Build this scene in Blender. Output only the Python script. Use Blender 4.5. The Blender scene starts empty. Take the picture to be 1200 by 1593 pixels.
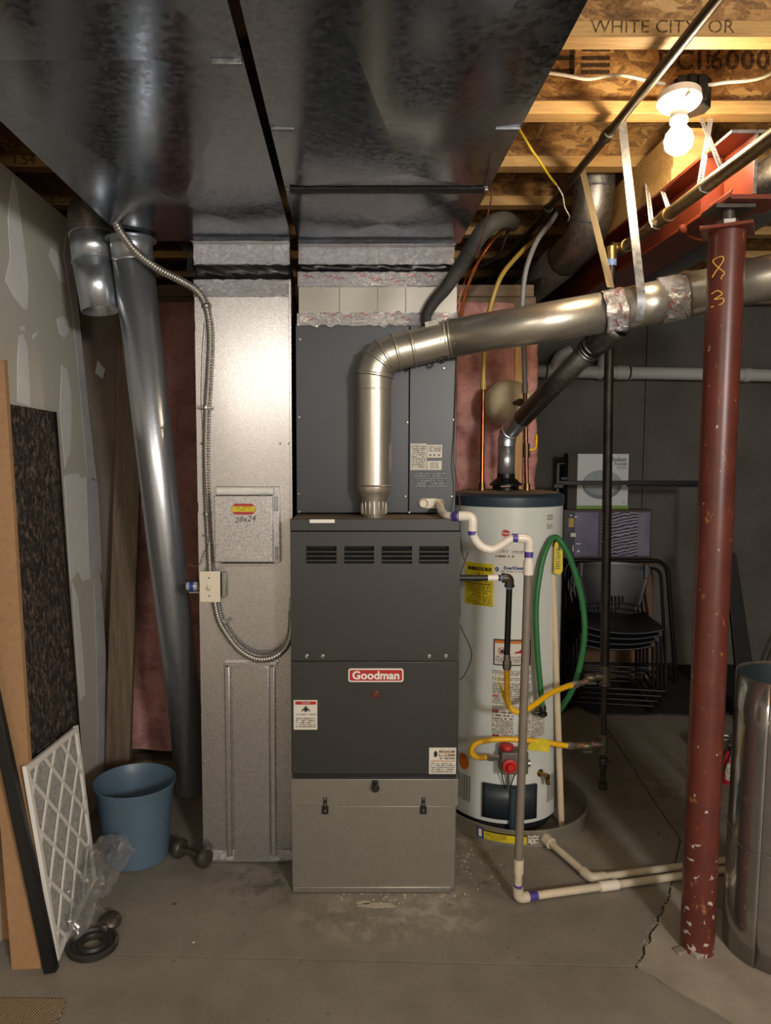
import bpy, math, random
from mathutils import Vector, Matrix, noise
random.seed(7)
S = bpy.context.scene
COL = S.collection
R = math.radians

# ------------------------------------------------------------------ camera
CAM_H, FPX, PCX, PCY, TILT = 1.42, 1150.0, 544.0, 796.5, R(4.53)
cam = bpy.data.cameras.new('camera'); camo = bpy.data.objects.new('camera', cam); COL.objects.link(camo)
cam.sensor_fit = 'VERTICAL'; cam.sensor_height = 24.0; cam.lens = FPX/1593*24.0
cam.shift_x = (600-PCX)/1593; cam.clip_start = 0.02
camo.location = (0, 0, CAM_H); camo.rotation_euler = (R(90)-TILT, 0, 0)
S.camera = camo

# ------------------------------------------------------------------ light, exposure
S.view_settings.view_transform = 'Standard'; S.view_settings.look = 'None'
S.view_settings.gamma = 1.0; S.view_settings.use_curve_mapping = False
S.view_settings.exposure = 1.55
wd = bpy.data.worlds.new('world'); S.world = wd; wd.use_nodes = True
wd.node_tree.nodes['Background'].inputs[0].default_value = (0.62, 0.66, 0.72, 1)
wd.node_tree.nodes['Background'].inputs[1].default_value = 0.05
BULB_STRENGTH = 78.0
BULB_COL = (1.0, 0.80, 0.54, 1)
def lamp(loc, watts, col, rad):
    l = bpy.data.lights.new('room_lamp', 'POINT'); l.energy = watts; l.color = col; l.shadow_soft_size = rad
    o = bpy.data.objects.new('room_lamp', l); o.location = loc; COL.objects.link(o); return o
lamp((-0.60, -1.0, 2.05), 9.5, (1.0, 0.92, 0.82), 0.20)     # bulbs of the room behind the viewer
lamp((1.35, -1.6, 1.90), 86, (1.0, 0.975, 0.95), 0.18)

# ------------------------------------------------------------------ pixel + depth -> world
_c, _s = math.cos(TILT), math.sin(TILT)
def ray(x, y):
    u = (x-PCX)/FPX; v = -(y-PCY)/FPX
    return (u, _c+v*_s, -_s+v*_c)
def at(x, y, Y):
    r = ray(x, y); t = Y/r[1]; return Vector((r[0]*t, Y, CAM_H+r[2]*t))
def fl(x, y, z=0.0):
    r = ray(x, y); t = (z-CAM_H)/r[2]; return Vector((r[0]*t, r[1]*t, z))
def atx(x, y, X):
    r = ray(x, y); t = X/r[0]; return Vector((X, r[1]*t, CAM_H+r[2]*t))

# ------------------------------------------------------------------ materials
def lin(c):
    return tuple(((v/255)/12.92 if v/255 <= 0.04045 else ((v/255+0.055)/1.055)**2.4) for v in c)+(1,)
MATS = {}
class NT:
    def __init__(s, name):
        s.m = bpy.data.materials.new(name); s.m.use_nodes = True; s.t = s.m.node_tree
        s.b = s.t.nodes['Principled BSDF']; MATS[name] = s.m
    def n(s, kind, **kw):
        k = s.t.nodes.new(kind)
        for a, v in kw.items():
            if a.startswith('i_'): k.inputs[a[2:].replace('_', ' ')].default_value = v
            else: setattr(k, a, v)
        return k
    def l(s, a, b): s.t.links.new(a, b)
    def coord(s, scale=(1, 1, 1), rot=(0, 0, 0), kind='Object'):
        if kind == 'Position': src = s.n('ShaderNodeNewGeometry').outputs['Position']
        else: src = s.n('ShaderNodeTexCoord').outputs[kind]
        mp = s.n('ShaderNodeMapping'); mp.inputs['Scale'].default_value = scale; mp.inputs['Rotation'].default_value = rot
        s.l(src, mp.inputs[0]); return mp.outputs[0]
    def noise(s, co, scale, detail=4, rough=.6, dist=0):
        k = s.n('ShaderNodeTexNoise'); k.inputs['Scale'].default_value = scale; k.inputs['Detail'].default_value = detail
        k.inputs['Roughness'].default_value = rough; k.inputs['Distortion'].default_value = dist
        s.l(co, k.inputs['Vector']); return k.outputs['Fac']
    def ramp(s, fac, stops):
        k = s.n('ShaderNodeValToRGB'); e = k.color_ramp.elements
        e[0].position, e[0].color = stops[0]; e[1].position, e[1].color = stops[-1]
        for p, c in stops[1:-1]:
            q = e.new(p); q.color = c
        s.l(fac, k.inputs[0]); return k.outputs[0]
    def mix(s, fac, a, b, mode='MIX'):
        k = s.n('ShaderNodeMix', data_type='RGBA', blend_type=mode)
        for sock, v in ((k.inputs[0], fac), (k.inputs[6], a), (k.inputs[7], b)):
            if hasattr(v, 'links'): s.l(v, sock)
            else: sock.default_value = v
        return k.outputs[2]
    def math(s, op, a, b=0.0, c=None):
        k = s.n('ShaderNodeMath', operation=op)
        for i, v in enumerate((a, b, c)):
            if v is None: continue
            if hasattr(v, 'links'): s.l(v, k.inputs[i])
            else: k.inputs[i].default_value = v
        return k.outputs[0]
    def bump(s, h, strength=.2, dist=.002):
        k = s.n('ShaderNodeBump'); k.inputs['Strength'].default_value = strength; k.inputs['Distance'].default_value = dist
        s.l(h, k.inputs['Height']); s.l(k.outputs[0], s.b.inputs['Normal'])
    def base(s, v):
        if hasattr(v, 'links'): s.l(v, s.b.inputs['Base Color'])
        else: s.b.inputs['Base Color'].default_value = v
    def rough(s, v):
        if hasattr(v, 'links'): s.l(v, s.b.inputs['Roughness'])
        else: s.b.inputs['Roughness'].default_value = v
G = lambda v: (v, v, v, 1)
def mat(name, col, rough=.5, metal=0.0, var=None, bump=None, coat=0):
    """plain paint / plastic / metal with a little mottling"""
    k = NT(name); c = lin(col); k.rough(rough); k.b.inputs['Metallic'].default_value = metal
    co = None
    if var or bump: co = k.coord()
    if var:
        sc, am = var[:2]; f = k.noise(co, sc, 5)
        d = tuple(max(0, v*(1-am)) for v in c[:3])+(1,); u = tuple(min(1, v*(1+am)) for v in c[:3])+(1,)
        k.base(k.ramp(f, [(.3, d), (.7, u)]))
    else: k.base(c)
    if bump: k.bump(k.noise(co, bump[0], 4), bump[1], bump[2] if len(bump) > 2 else .002)
    if coat: k.b.inputs['Coat Weight'].default_value = coat
    return k.m
def galv(name, col, r0, r1, cell=90, amp=.22, grain=500, bumpy=.05, stretch=(1, 1, 1), met=.86):
    k = NT(name); co = k.coord(stretch); k.b.inputs['Metallic'].default_value = met
    v = k.n('ShaderNodeTexVoronoi'); v.inputs['Scale'].default_value = cell; k.l(co, v.inputs['Vector'])
    sep = k.n('ShaderNodeSeparateColor'); k.l(v.outputs['Color'], sep.inputs[0])
    nz = k.noise(co, 3.0, 5); fine = k.noise(co, grain, 2)
    f = k.math('ADD', k.math('MULTIPLY', sep.outputs[0], .45), k.math('ADD', k.math('MULTIPLY', nz, .35), k.math('MULTIPLY', fine, .3)))
    c = lin(col); d = tuple(x*(1-amp) for x in c[:3])+(1,); u = tuple(min(1, x*(1+amp)) for x in c[:3])+(1,)
    k.base(k.ramp(f, [(.25, d), (.8, u)]))
    k.rough(k.ramp(f, [(.2, G(r0)), (.8, G(r1))]))
    k.bump(k.math('ADD', k.math('MULTIPLY', nz, 1.2), k.math('MULTIPLY', fine, .25)), bumpy, .004)
    return k.m
duct_m = galv('duct_steel', (134, 140, 148), .11, .23, 85, .16, 420, .014, met=.95)
retn_m = galv('return_steel', (184, 181, 180), .22, .30, 420, .06, 900, .05)
speck_m = galv('speckled_steel', (176, 174, 176), .24, .40, 320, .30, 700, .08)
pipe_m = galv('round_pipe_steel', (188, 193, 200), .26, .34, 240, .05, 700, .008)
vent_m = galv('vent_steel', (196, 191, 178), .27, .36, 300, .06, 900, .03)
oldp_m = galv('weathered_steel', (142, 138, 132), .36, .52, 120, .3, 300, .06)
base_m = galv('plenum_base_steel', (142, 139, 130), .36, .46, 120, .05, 420, .02, met=.7)
strap_m = galv('strap_steel', (140, 141, 142), .30, .45, 80, .2, 300, .08)
bright_m = galv('bright_sheet_steel', (166, 164, 160), .10, .16, 20, .06, 300, .03)
zinc_m = galv('zinc_hardware', (150, 148, 142), .25, .42, 300, .2, 600, .1)
vary_m = galv('flue_dark_steel', (104, 102, 98), .28, .44, 140, .3, 340, .05)
char_m = mat('charcoal_paint', (42, 42, 40), .42, 0, (5, .12), (900, .06, .0006))
coil_m = mat('coil_cabinet_paint', (41, 46, 51), .38, 0, (4, .14), (420, .22, .001))
dkgap_m = mat('dark_void', (14, 14, 15), .8)
black_m = mat('black_plastic', (22, 22, 23), .42)
blkmet_m = mat('black_painted_steel', (20, 20, 21), .36, .2, (60, .3))
fabric_m = mat('black_duct_fabric', (18, 18, 20), .30, 0, (20, .3), (14, .6, .01))
mastic_m = mat('black_mastic', (34, 34, 36), .55, 0, (30, .4), (60, .7, .004))
red_m = mat('red_oxide_primer', (112, 46, 24), .40, 0, (9, .22), (120, .15, .001))
cream_m = mat('cream_plastic', (222, 212, 190), .35)
pvc_m = mat('white_pvc', (226, 218, 204), .30, 0, (14, .10))
pvcf_m = mat('dusty_pvc', (196, 184, 160), .42, 0, (18, .14))
greyp_m = mat('grey_pipe', (118, 108, 98), .45, 0, (14, .10))
greypex_m = mat('grey_pex', (140, 140, 142), .35)
tanpex_m = mat('tan_pex', (176, 150, 72), .35)
purple_m = mat('purple_primer', (72, 60, 140), .4, 0, (50, .4))
white_m = mat('white_enamel', (206, 210, 204), .22, 0, (2, .03), None, .3)
capgr_m = mat('blue_grey_cap', (48, 62, 72), .35)
dust_m = mat('dusty_top', (120, 104, 84), .75, 0, (20, .25), (60, .3))
copper_m = mat('copper', (178, 104, 66), .30, 1.0, (16, .35))
brass_m = mat('brass', (150, 118, 66), .35, 1.0, (40, .3))
iron_m = mat('black_iron', (44, 40, 36), .42, .6, (26, .5), (120, .4, .002))
rust_m = mat('rusty_iron', (118, 84, 58), .55, .4, (60, .5), (160, .6, .002))
gaspipe_m = mat('aged_gas_pipe', (132, 112, 74), .38, .8, (30, .3), (90, .2))
steelpipe_m = mat('thin_gas_pipe', (92, 84, 72), .34, .8, (20, .3))
yel_m = mat('yellow_gas_coating', (226, 174, 22), .38, 0, (30, .08))
yeltag_m = mat('yellow_tag', (206, 186, 30), .5, 0, (60, .15))
hose_m = mat('green_hose', (44, 112, 62), .42)
foam_m = mat('black_foam_insulation', (40, 41, 40), .75, 0, (30, .2), (300, .3))
redlbl_m = mat('red_label', (172, 32, 36), .4)
redknob_m = mat('red_knob', (186, 34, 30), .4)
oran_m = mat('orange_sticker', (196, 104, 22), .5)
lwhite_m = mat('white_print', (228, 224, 214), .5)
paper_m = mat('label_paper', (208, 204, 190), .6)
ink_m = mat('black_ink', (24, 24, 26), .6)
greyink_m = mat('grey_print', (84, 88, 92), .6)
blueink_m = mat('blue_print', (44, 62, 120), .5)
bluepl_m = mat('blue_plastic', (28, 62, 140), .35)
glassy_m = mat('clear_grey_plastic', (168, 176, 186), .15, .3)
bucket_m = mat('blue_bucket_plastic', (84, 106, 124), .40, 0, (6, .06))
tan_m = mat('fibreboard', (156, 120, 84), .7, 0, (60, .12), (220, .2))
castiron_m = mat('grey_cast_iron', (78, 72, 64), .42, .5, (40, .25), (140, .3))
rubber_m = mat('black_rubber', (40, 38, 36), .5, 0, (40, .2), (160, .2))
romex_m = mat('white_cable', (214, 206, 184), .45)
yelcab_m = mat('yellow_cable', (206, 178, 40), .45)
tape_m = mat('filament_white', (220, 220, 214), .5)
mark_m = mat('yellow_crayon', (226, 176, 70), .7)
matdark_m = mat('dark_floor_mat', (30, 29, 28), .9, 0, (40, .3), (300, .4))
cardb_m = mat('brown_cardboard', (112, 82, 58), .7, 0, (12, .1))
greybox_m = mat('grey_carton_side', (70, 66, 60), .7)
wbox_m = mat('white_carton', (206, 212, 212), .45)
green_m = mat('green_strip', (112, 150, 60), .5)
vac_m = mat('picture_of_vacuum', (150, 160, 164), .5, 0, (3, .3))
vac2_m = mat('picture_of_vacuum_rim', (112, 122, 128), .5)
purp_m = mat('violet_print', (112, 108, 140), .45, 0, (5, .4))
lamp_m = mat('white_porcelain', (232, 226, 210), .25)
tankw_m = mat('cream_tank_enamel', (198, 184, 152), .32)
chair_m = mat('black_chair_plastic', (26, 28, 32), .34, 0, (40, .15))
soot_m = mat('dark_mark', (46, 40, 34), .6)
foilred_m = mat('red_foil_print', (150, 50, 56), .4)
chalk_m = mat('dried_mineral', (176, 168, 150), .8, 0, (90, .15), (200, .4))

def special():
    # crinkled foil tape
    k = NT('foil_tape'); co = k.coord(); k.b.inputs['Metallic'].default_value = .92; k.base(lin((232, 232, 236))); k.rough(.17)
    v = k.n('ShaderNodeTexVoronoi', feature='DISTANCE_TO_EDGE'); v.inputs['Scale'].default_value = 55; k.l(co, v.inputs['Vector'])
    k.bump(k.math('ADD', k.noise(co, 60, 6, .7, 1.5), k.math('MULTIPLY', v.outputs['Distance'], .6)), .8, .014)
    # concrete floor
    k = NT('concrete_floor'); co = k.coord(kind='Position')
    a = k.noise(co, 1.3, 6, .6); b = k.noise(co, 9, 8, .65); c = k.noise(co, 90, 3)
    f = k.math('ADD', k.math('MULTIPLY', a, .5), k.math('ADD', k.math('MULTIPLY', b, .35), k.math('MULTIPLY', c, .15)))
    col = k.ramp(f, [(.32, lin((106, 100, 90))), (.5, lin((128, 122, 111))), (.7, lin((146, 140, 128)))])
    def spot(cx, cy, sx, sy):
        mp = k.n('ShaderNodeMapping', vector_type='POINT'); mp.inputs['Location'].default_value = (-cx/sx, -cy/sy, 0); mp.inputs['Scale'].default_value = (1/sx, 1/sy, 0)
        k.l(k.n('ShaderNodeNewGeometry').outputs['Position'], mp.inputs[0])
        ln = k.n('ShaderNodeVectorMath', operation='LENGTH'); k.l(mp.outputs[0], ln.inputs[0])
        mr = k.n('ShaderNodeMapRange'); mr.inputs[1].default_value = 1.0; mr.inputs[2].default_value = 0.2; k.l(ln.outputs['Value'], mr.inputs[0]); return mr.outputs[0]
    patch = k.ramp(k.noise(co, 14, 6, .7), [(.46, G(0)), (.6, G(1))])
    for (cx, cy, sx, sy, cc, am) in ((.33, 2.45, .16, .42, (196, 186, 166), .75), (.1, 2.16, .35, .16, (186, 176, 156), .6), (-.28, 2.36, .25, .2, (70, 64, 56), .75), (.42, 2.38, .10, .16, (66, 60, 52), .9), (1.35, 3.0, .5, .5, (100, 94, 84), .6), (.9, 2.6, .4, .4, (150, 140, 122), .5)):
        fac = k.math('MULTIPLY', k.math('MULTIPLY', spot(cx, cy, sx, sy), patch), am)
        col = k.mix(fac, col, lin(cc))
    sp = k.n('ShaderNodeTexVoronoi'); sp.inputs['Scale'].default_value = 16; k.l(co, sp.inputs['Vector'])
    dot = k.math('LESS_THAN', sp.outputs['Distance'], .07)
    col = k.mix(k.math('MULTIPLY', dot, .55), col, lin((70, 62, 52)))
    k.base(col); k.rough(k.ramp(b, [(.3, G(.5)), (.7, G(.72))])); k.bump(k.math('ADD', b, k.math('MULTIPLY', c, .3)), .25, .004)
    # pad concrete (lighter)
    k = NT('pad_concrete'); co = k.coord(kind='Position'); b = k.noise(co, 6, 8, .6)
    k.base(k.ramp(b, [(.3, lin((136, 128, 115))), (.7, lin((168, 159, 143)))])); k.rough(.75); k.bump(k.noise(co, 60, 5), .2, .003)
    # concrete wall
    k = NT('concrete_wall'); co = k.coord(kind='Position'); b = k.noise(co, 2.2, 8, .6)
    k.base(k.ramp(b, [(.3, lin((78, 75, 70))), (.7, lin((102, 98, 92)))])); k.rough(.85); k.bump(k.noise(co, 30, 6), .3, .004)
    # drywall
    k = NT('drywall_paper'); co = k.coord(kind='Position'); b = k.noise(co, 1.6, 5)
    k.base(k.ramp(b, [(.3, lin((188, 183, 170))), (.7, lin((208, 203, 190)))])); k.rough(.8); k.bump(k.noise(co, 200, 3), .06, .001)
    k = NT('shaded_drywall'); co = k.coord(kind='Position'); b = k.noise(co, 5, 6)  # drywall of the corner return, shade painted in as a darker brown
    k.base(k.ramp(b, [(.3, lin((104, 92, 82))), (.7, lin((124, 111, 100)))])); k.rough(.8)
    k = NT('joint_compound'); co = k.coord(kind='Position'); b = k.noise(co, 12, 6)
    k.base(k.ramp(b, [(.3, lin((222, 221, 216))), (.7, lin((234, 233, 229)))])); k.rough(.85)
    k = NT('joint_compound_thin'); co = k.coord(kind='Position'); b = k.noise(co, 9, 6)
    k.base(k.ramp(b, [(.3, lin((176, 175, 176))), (.7, lin((198, 197, 198)))])); k.rough(.85)
    # sawn lumber
    for nm, c1, c2, c3 in (('lumber', (150, 112, 66), (186, 146, 88), (204, 168, 108)), ('dull_lumber', (92, 74, 56), (116, 96, 74), (134, 112, 88))):
        k = NT(nm); co = k.coord((2.2, 30, 30)); a = k.noise(co, 2.0, 6, .6, 1.2); b = k.noise(k.coord((1, 12, 12)), 12, 4)
        k.base(k.ramp(k.math('ADD', k.math('MULTIPLY', a, .7), k.math('MULTIPLY', b, .3)), [(.3, lin(c1)), (.5, lin(c2)), (.7, lin(c3))])); k.rough(.7); k.bump(a, .15, .002)
    k = NT('dull_plank'); co = k.coord((30, 30, 2.0)); a = k.noise(co, 2.0, 6, .6, 1.0)
    k.base(k.ramp(a, [(.3, lin((84, 70, 56))), (.7, lin((120, 102, 82)))])); k.rough(.75)
    k = NT('pale_stud'); co = k.coord((30, 30, 2.0)); a = k.noise(co, 2.0, 6, .6, 1.0)
    k.base(k.ramp(a, [(.3, lin((164, 124, 78))), (.7, lin((200, 162, 108)))])); k.rough(.75)
    # OSB
    k = NT('osb'); co = k.coord(); ws = k.n('ShaderNodeTexNoise'); ws.inputs['Scale'].default_value = 5; k.l(co, ws.inputs['Vector'])
    cols = None
    for i, (sc, rot) in enumerate((((52, 52, 15), .8), ((60, 60, 20), -.7), ((70, 70, 18), 1.5))):
        mp0 = k.coord((1, 1, 1), (0, rot, 0)); mpn = k.n('ShaderNodeMapping'); mpn.inputs['Scale'].default_value = sc; k.l(mp0, mpn.inputs[0]); mp = mpn.outputs[0]
        mx = k.n('ShaderNodeVectorMath', operation='MULTIPLY_ADD'); mx.inputs[1].default_value = (1.8, 1.8, 1.8)
        k.l(ws.outputs['Color'], mx.inputs[0]); k.l(mp, mx.inputs[2])
        v = k.n('ShaderNodeTexVoronoi'); v.inputs['Scale'].default_value = 1; k.l(mx.outputs[0], v.inputs['Vector'])
        se = k.n('ShaderNodeSeparateColor'); k.l(v.outputs['Color'], se.inputs[0])
        r = k.ramp(se.outputs[0], [(.1, lin((96, 62, 30))), (.45, lin((150, 104, 52))), (.75, lin((178, 132, 74))), (.95, lin((206, 166, 106)))])
        cols = r if cols is None else k.mix(k.ramp(k.noise(mp, .55, 2), [(.47, G(0)), (.53, G(1))]), cols, r)
        if i == 0: hh = se.outputs[1]
    gr = k.noise(k.coord((1, 1, 1)), 140, 4, .7); cols = k.mix(.35, cols, k.ramp(gr, [(.3, lin((92, 60, 30))), (.7, lin((206, 164, 104)))]))
    k.base(cols); k.rough(.7); k.bump(hh, .2, .002)
    k = NT('faded_ink'); nt = k.t; tr = k.n('ShaderNodeBsdfTransparent'); k.base(lin((58, 44, 32))); k.rough(.8)
    mx = k.n('ShaderNodeMixShader'); f = k.ramp(k.noise(k.coord(kind='Position'), 120, 4, .7), [(.36, G(.25)), (.56, G(.85))])
    k.l(f, mx.inputs[0]); k.l(tr.outputs[0], mx.inputs[1]); k.l(k.b.outputs[0], mx.inputs[2]); k.l(mx.outputs[0], nt.nodes['Material Output'].inputs[0])
    # fibreglass
    k = NT('pink_fibreglass'); co = k.coord(kind='Position'); a = k.noise(co, 9, 8, .65, .6); b = k.noise(co, 60, 6, .7)
    k.base(k.ramp(k.math('ADD', k.math('MULTIPLY', a, .75), k.math('MULTIPLY', b, .25)), [(.32, lin((150, 96, 94))), (.5, lin((206, 148, 140))), (.68, lin((222, 176, 166)))])); k.rough(.95); k.bump(k.math('ADD', a, k.math('MULTIPLY', b, .5)), .8, .02)
    # speckled black panel
    k = NT('speckled_felt'); co = k.coord((1, 1, .6), (.5, 0, 0)); a = k.noise(co, 62, 4, .7, .8)
    k.base(k.ramp(a, [(.40, lin((20, 18, 17))), (.52, lin((52, 45, 40))), (.64, lin((128, 110, 94)))])); k.rough(.9); k.bump(a, .5, .004)
    # woven carpet scrap
    k = NT('woven_carpet'); co = k.coord(rot=(0, 0, .4)); w = k.n('ShaderNodeTexWave'); w.inputs['Scale'].default_value = 45; w.inputs['Distortion'].default_value = 3; k.l(co, w.inputs['Vector'])
    k.base(k.ramp(w.outputs['Fac'], [(.2, lin((96, 80, 60))), (.8, lin((176, 152, 118)))])); k.rough(.95); k.bump(w.outputs['Fac'], .6, .004)
    # filter media
    k = NT('filter_media'); co = k.coord(); a = k.noise(co, 60, 5, .6, 1.0)
    k.base(k.ramp(a, [(.3, lin((112, 110, 104))), (.7, lin((158, 156, 148)))])); k.rough(.95); k.bump(a, .4, .003)
    k = NT('filter_card'); k.base(lin((226, 224, 217))); k.rough(.7)
    # zebra print
    k = NT('zebra_print'); co = k.coord((1, 1, 1), (0, .2, 0)); w = k.n('ShaderNodeTexWave', bands_direction='Z'); w.inputs['Scale'].default_value = 16; w.inputs['Distortion'].default_value = 3.5; w.inputs['Detail'].default_value = 1; w.inputs['Detail Scale'].default_value = 1.5; k.l(co, w.inputs['Vector'])
    k.base(k.ramp(w.outputs['Fac'], [(.45, lin((40, 38, 56))), (.6, lin((150, 148, 170)))])); k.rough(.4)
    # fine print (rows of illegible small text)
    for nm, fz, paper, inkc, fx in (('fine_print', 150, (206, 202, 188), (96, 92, 86), 380), ('fine_print_yellow', 120, (206, 186, 30), (120, 104, 20), 300), ('fine_print_big', 85, (206, 202, 188), (96, 90, 84), 190), ('fine_print_dark', 120, (60, 64, 68), (132, 136, 138), 300)):
        k = NT(nm); ge = k.n('ShaderNodeNewGeometry'); sx = k.n('ShaderNodeSeparateXYZ'); k.l(ge.outputs['Position'], sx.inputs[0])
        zf = k.math('MULTIPLY', sx.outputs[2], fz); row = k.math('FLOOR', zf); fr = k.math('FRACT', zf)
        cb = k.n('ShaderNodeCombineXYZ'); k.l(k.math('MULTIPLY', sx.outputs[0], fx), cb.inputs[0]); k.l(k.math('MULTIPLY', row, 7.3), cb.inputs[1])
        nz = k.noise(cb.outputs[0], 1.0, 1)
        para = k.n('ShaderNodeCombineXYZ'); k.l(k.math('MULTIPLY', row, .31), para.inputs[0])
        pn = k.noise(para.outputs[0], 1.0, 1)
        fac = k.math('MULTIPLY', k.math('MULTIPLY', k.math('GREATER_THAN', nz, .45), k.math('LESS_THAN', fr, .6)), k.math('GREATER_THAN', pn, .38))
        k.base(k.mix(fac, lin(paper), lin(inkc))); k.rough(.55)
    # barcode
    k = NT('barcode'); ge = k.n('ShaderNodeNewGeometry'); sx = k.n('ShaderNodeSeparateXYZ'); k.l(ge.outputs['Position'], sx.inputs[0])
    cb = k.n('ShaderNodeCombineXYZ'); k.l(k.math('MULTIPLY', sx.outputs[0], 700), cb.inputs[0]); nz = k.noise(cb.outputs[0], 1.0, 1)
    k.base(k.mix(k.math('GREATER_THAN', nz, .52), lin((210, 206, 194)), lin((60, 58, 56)))); k.rough(.5)
    # perforated screen
    k = NT('perforated_screen'); ge = k.n('ShaderNodeNewGeometry'); v = k.n('ShaderNodeTexVoronoi'); v.inputs['Scale'].default_value = 110; v.inputs['Randomness'].default_value = 0; k.l(ge.outputs['Position'], v.inputs['Vector'])
    k.base(k.mix(k.math('LESS_THAN', v.outputs['Distance'], .36), lin((170, 172, 166)), lin((52, 52, 50)))); k.rough(.4)
    # crystal clear bag
    k = NT('clear_film'); nt = k.t; tr = k.n('ShaderNodeBsdfTransparent'); tr.inputs[0].default_value = (.93, .93, .93, 1)
    gl = k.n('ShaderNodeBsdfGlossy'); gl.inputs['Roughness'].default_value = .12; gl.inputs[0].default_value = (.9, .9, .9, 1)
    df = k.n('ShaderNodeBsdfDiffuse'); df.inputs[0].default_value = (.75, .75, .75, 1)
    lw = k.n('ShaderNodeLayerWeight'); lw.inputs[0].default_value = .35
    m0 = k.n('ShaderNodeMixShader'); m0.inputs[0].default_value = .35; k.l(gl.outputs[0], m0.inputs[1]); k.l(df.outputs[0], m0.inputs[2])
    m1 = k.n('ShaderNodeMixShader'); k.l(k.math('ADD', k.math('MULTIPLY', lw.outputs['Facing'], .45), .08), m1.inputs[0]); k.l(tr.outputs[0], m1.inputs[1]); k.l(m0.outputs[0], m1.inputs[2])
    k.l(m1.outputs[0], nt.nodes['Material Output'].inputs[0])
    # lit bulb
    k = NT('lit_bulb'); k.base((1, 1, 1, 1)); k.b.inputs['Emission Color'].default_value = BULB_COL; k.b.inputs['Emission Strength'].default_value = BULB_STRENGTH
    # chipped column paint
    k = NT('column_paint'); co = k.coord(); a = k.noise(co, 10, 5); k.b.inputs['Metallic'].default_value = 0
    v = k.noise(k.coord((1, 1, .5)), 26, 8, .75, .6)
    col = k.ramp(a, [(.3, lin((78, 36, 29))), (.7, lin((102, 47, 36)))])
    sc = k.ramp(v, [(.60, G(0)), (.66, G(.55))]); col = k.mix(sc, col, lin((190, 128, 76)))
    ge = k.n('ShaderNodeTexCoord'); sx = k.n('ShaderNodeSeparateXYZ'); k.l(ge.outputs['Object'], sx.inputs[0])
    low = k.n('ShaderNodeMapRange'); low.inputs[1].default_value = .42; low.inputs[2].default_value = .02; k.l(sx.outputs[2], low.inputs[0])
    chip = k.math('GREATER_THAN', k.math('ADD', k.noise(co, 42, 3, .55), k.math('MULTIPLY', low.outputs[0], .1)), .715)
    col = k.mix(chip, col, lin((176, 168, 158)))
    k.base(col); k.rough(.36); k.bump(k.noise(co, 200, 3), .1, .001)
special()
def m(n): return MATS[n]

# ------------------------------------------------------------------ mesh helpers
ORG = {}
def V(*a): return Vector(a)
def spline(pts, sub=6):
    P = [Vector(p) for p in pts]
    if sub <= 1 or len(P) < 3: return P
    out = []; n = len(P)
    for i in range(n-1):
        a, b = P[i], P[i+1]; p0 = P[i-1] if i else a*2-b; p3 = P[i+2] if i+2 < n else b*2-a
        for j in range(sub):
            t = j/sub
            out.append(.5*((2*a)+(b-p0)*t+(2*p0-5*a+4*b-p3)*t*t+(3*a-p0-3*b+p3)*t**3))
    out.append(P[-1]); return out
def bend(pts, rad, seg=6):
    """polyline with its corners rounded to radius rad"""
    P = [Vector(p) for p in pts]; out = [P[0]]
    for i in range(1, len(P)-1):
        a = (P[i-1]-P[i]); b = (P[i+1]-P[i]); la, lb = a.length, b.length
        t = min(rad, la*.49, lb*.49); A = P[i]+a/la*t; B = P[i]+b/lb*t
        for j in range(seg+1):
            u = j/seg; out.append(A*(1-u)**2+P[i]*2*u*(1-u)+B*u*u)
    out.append(P[-1]); return out
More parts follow.
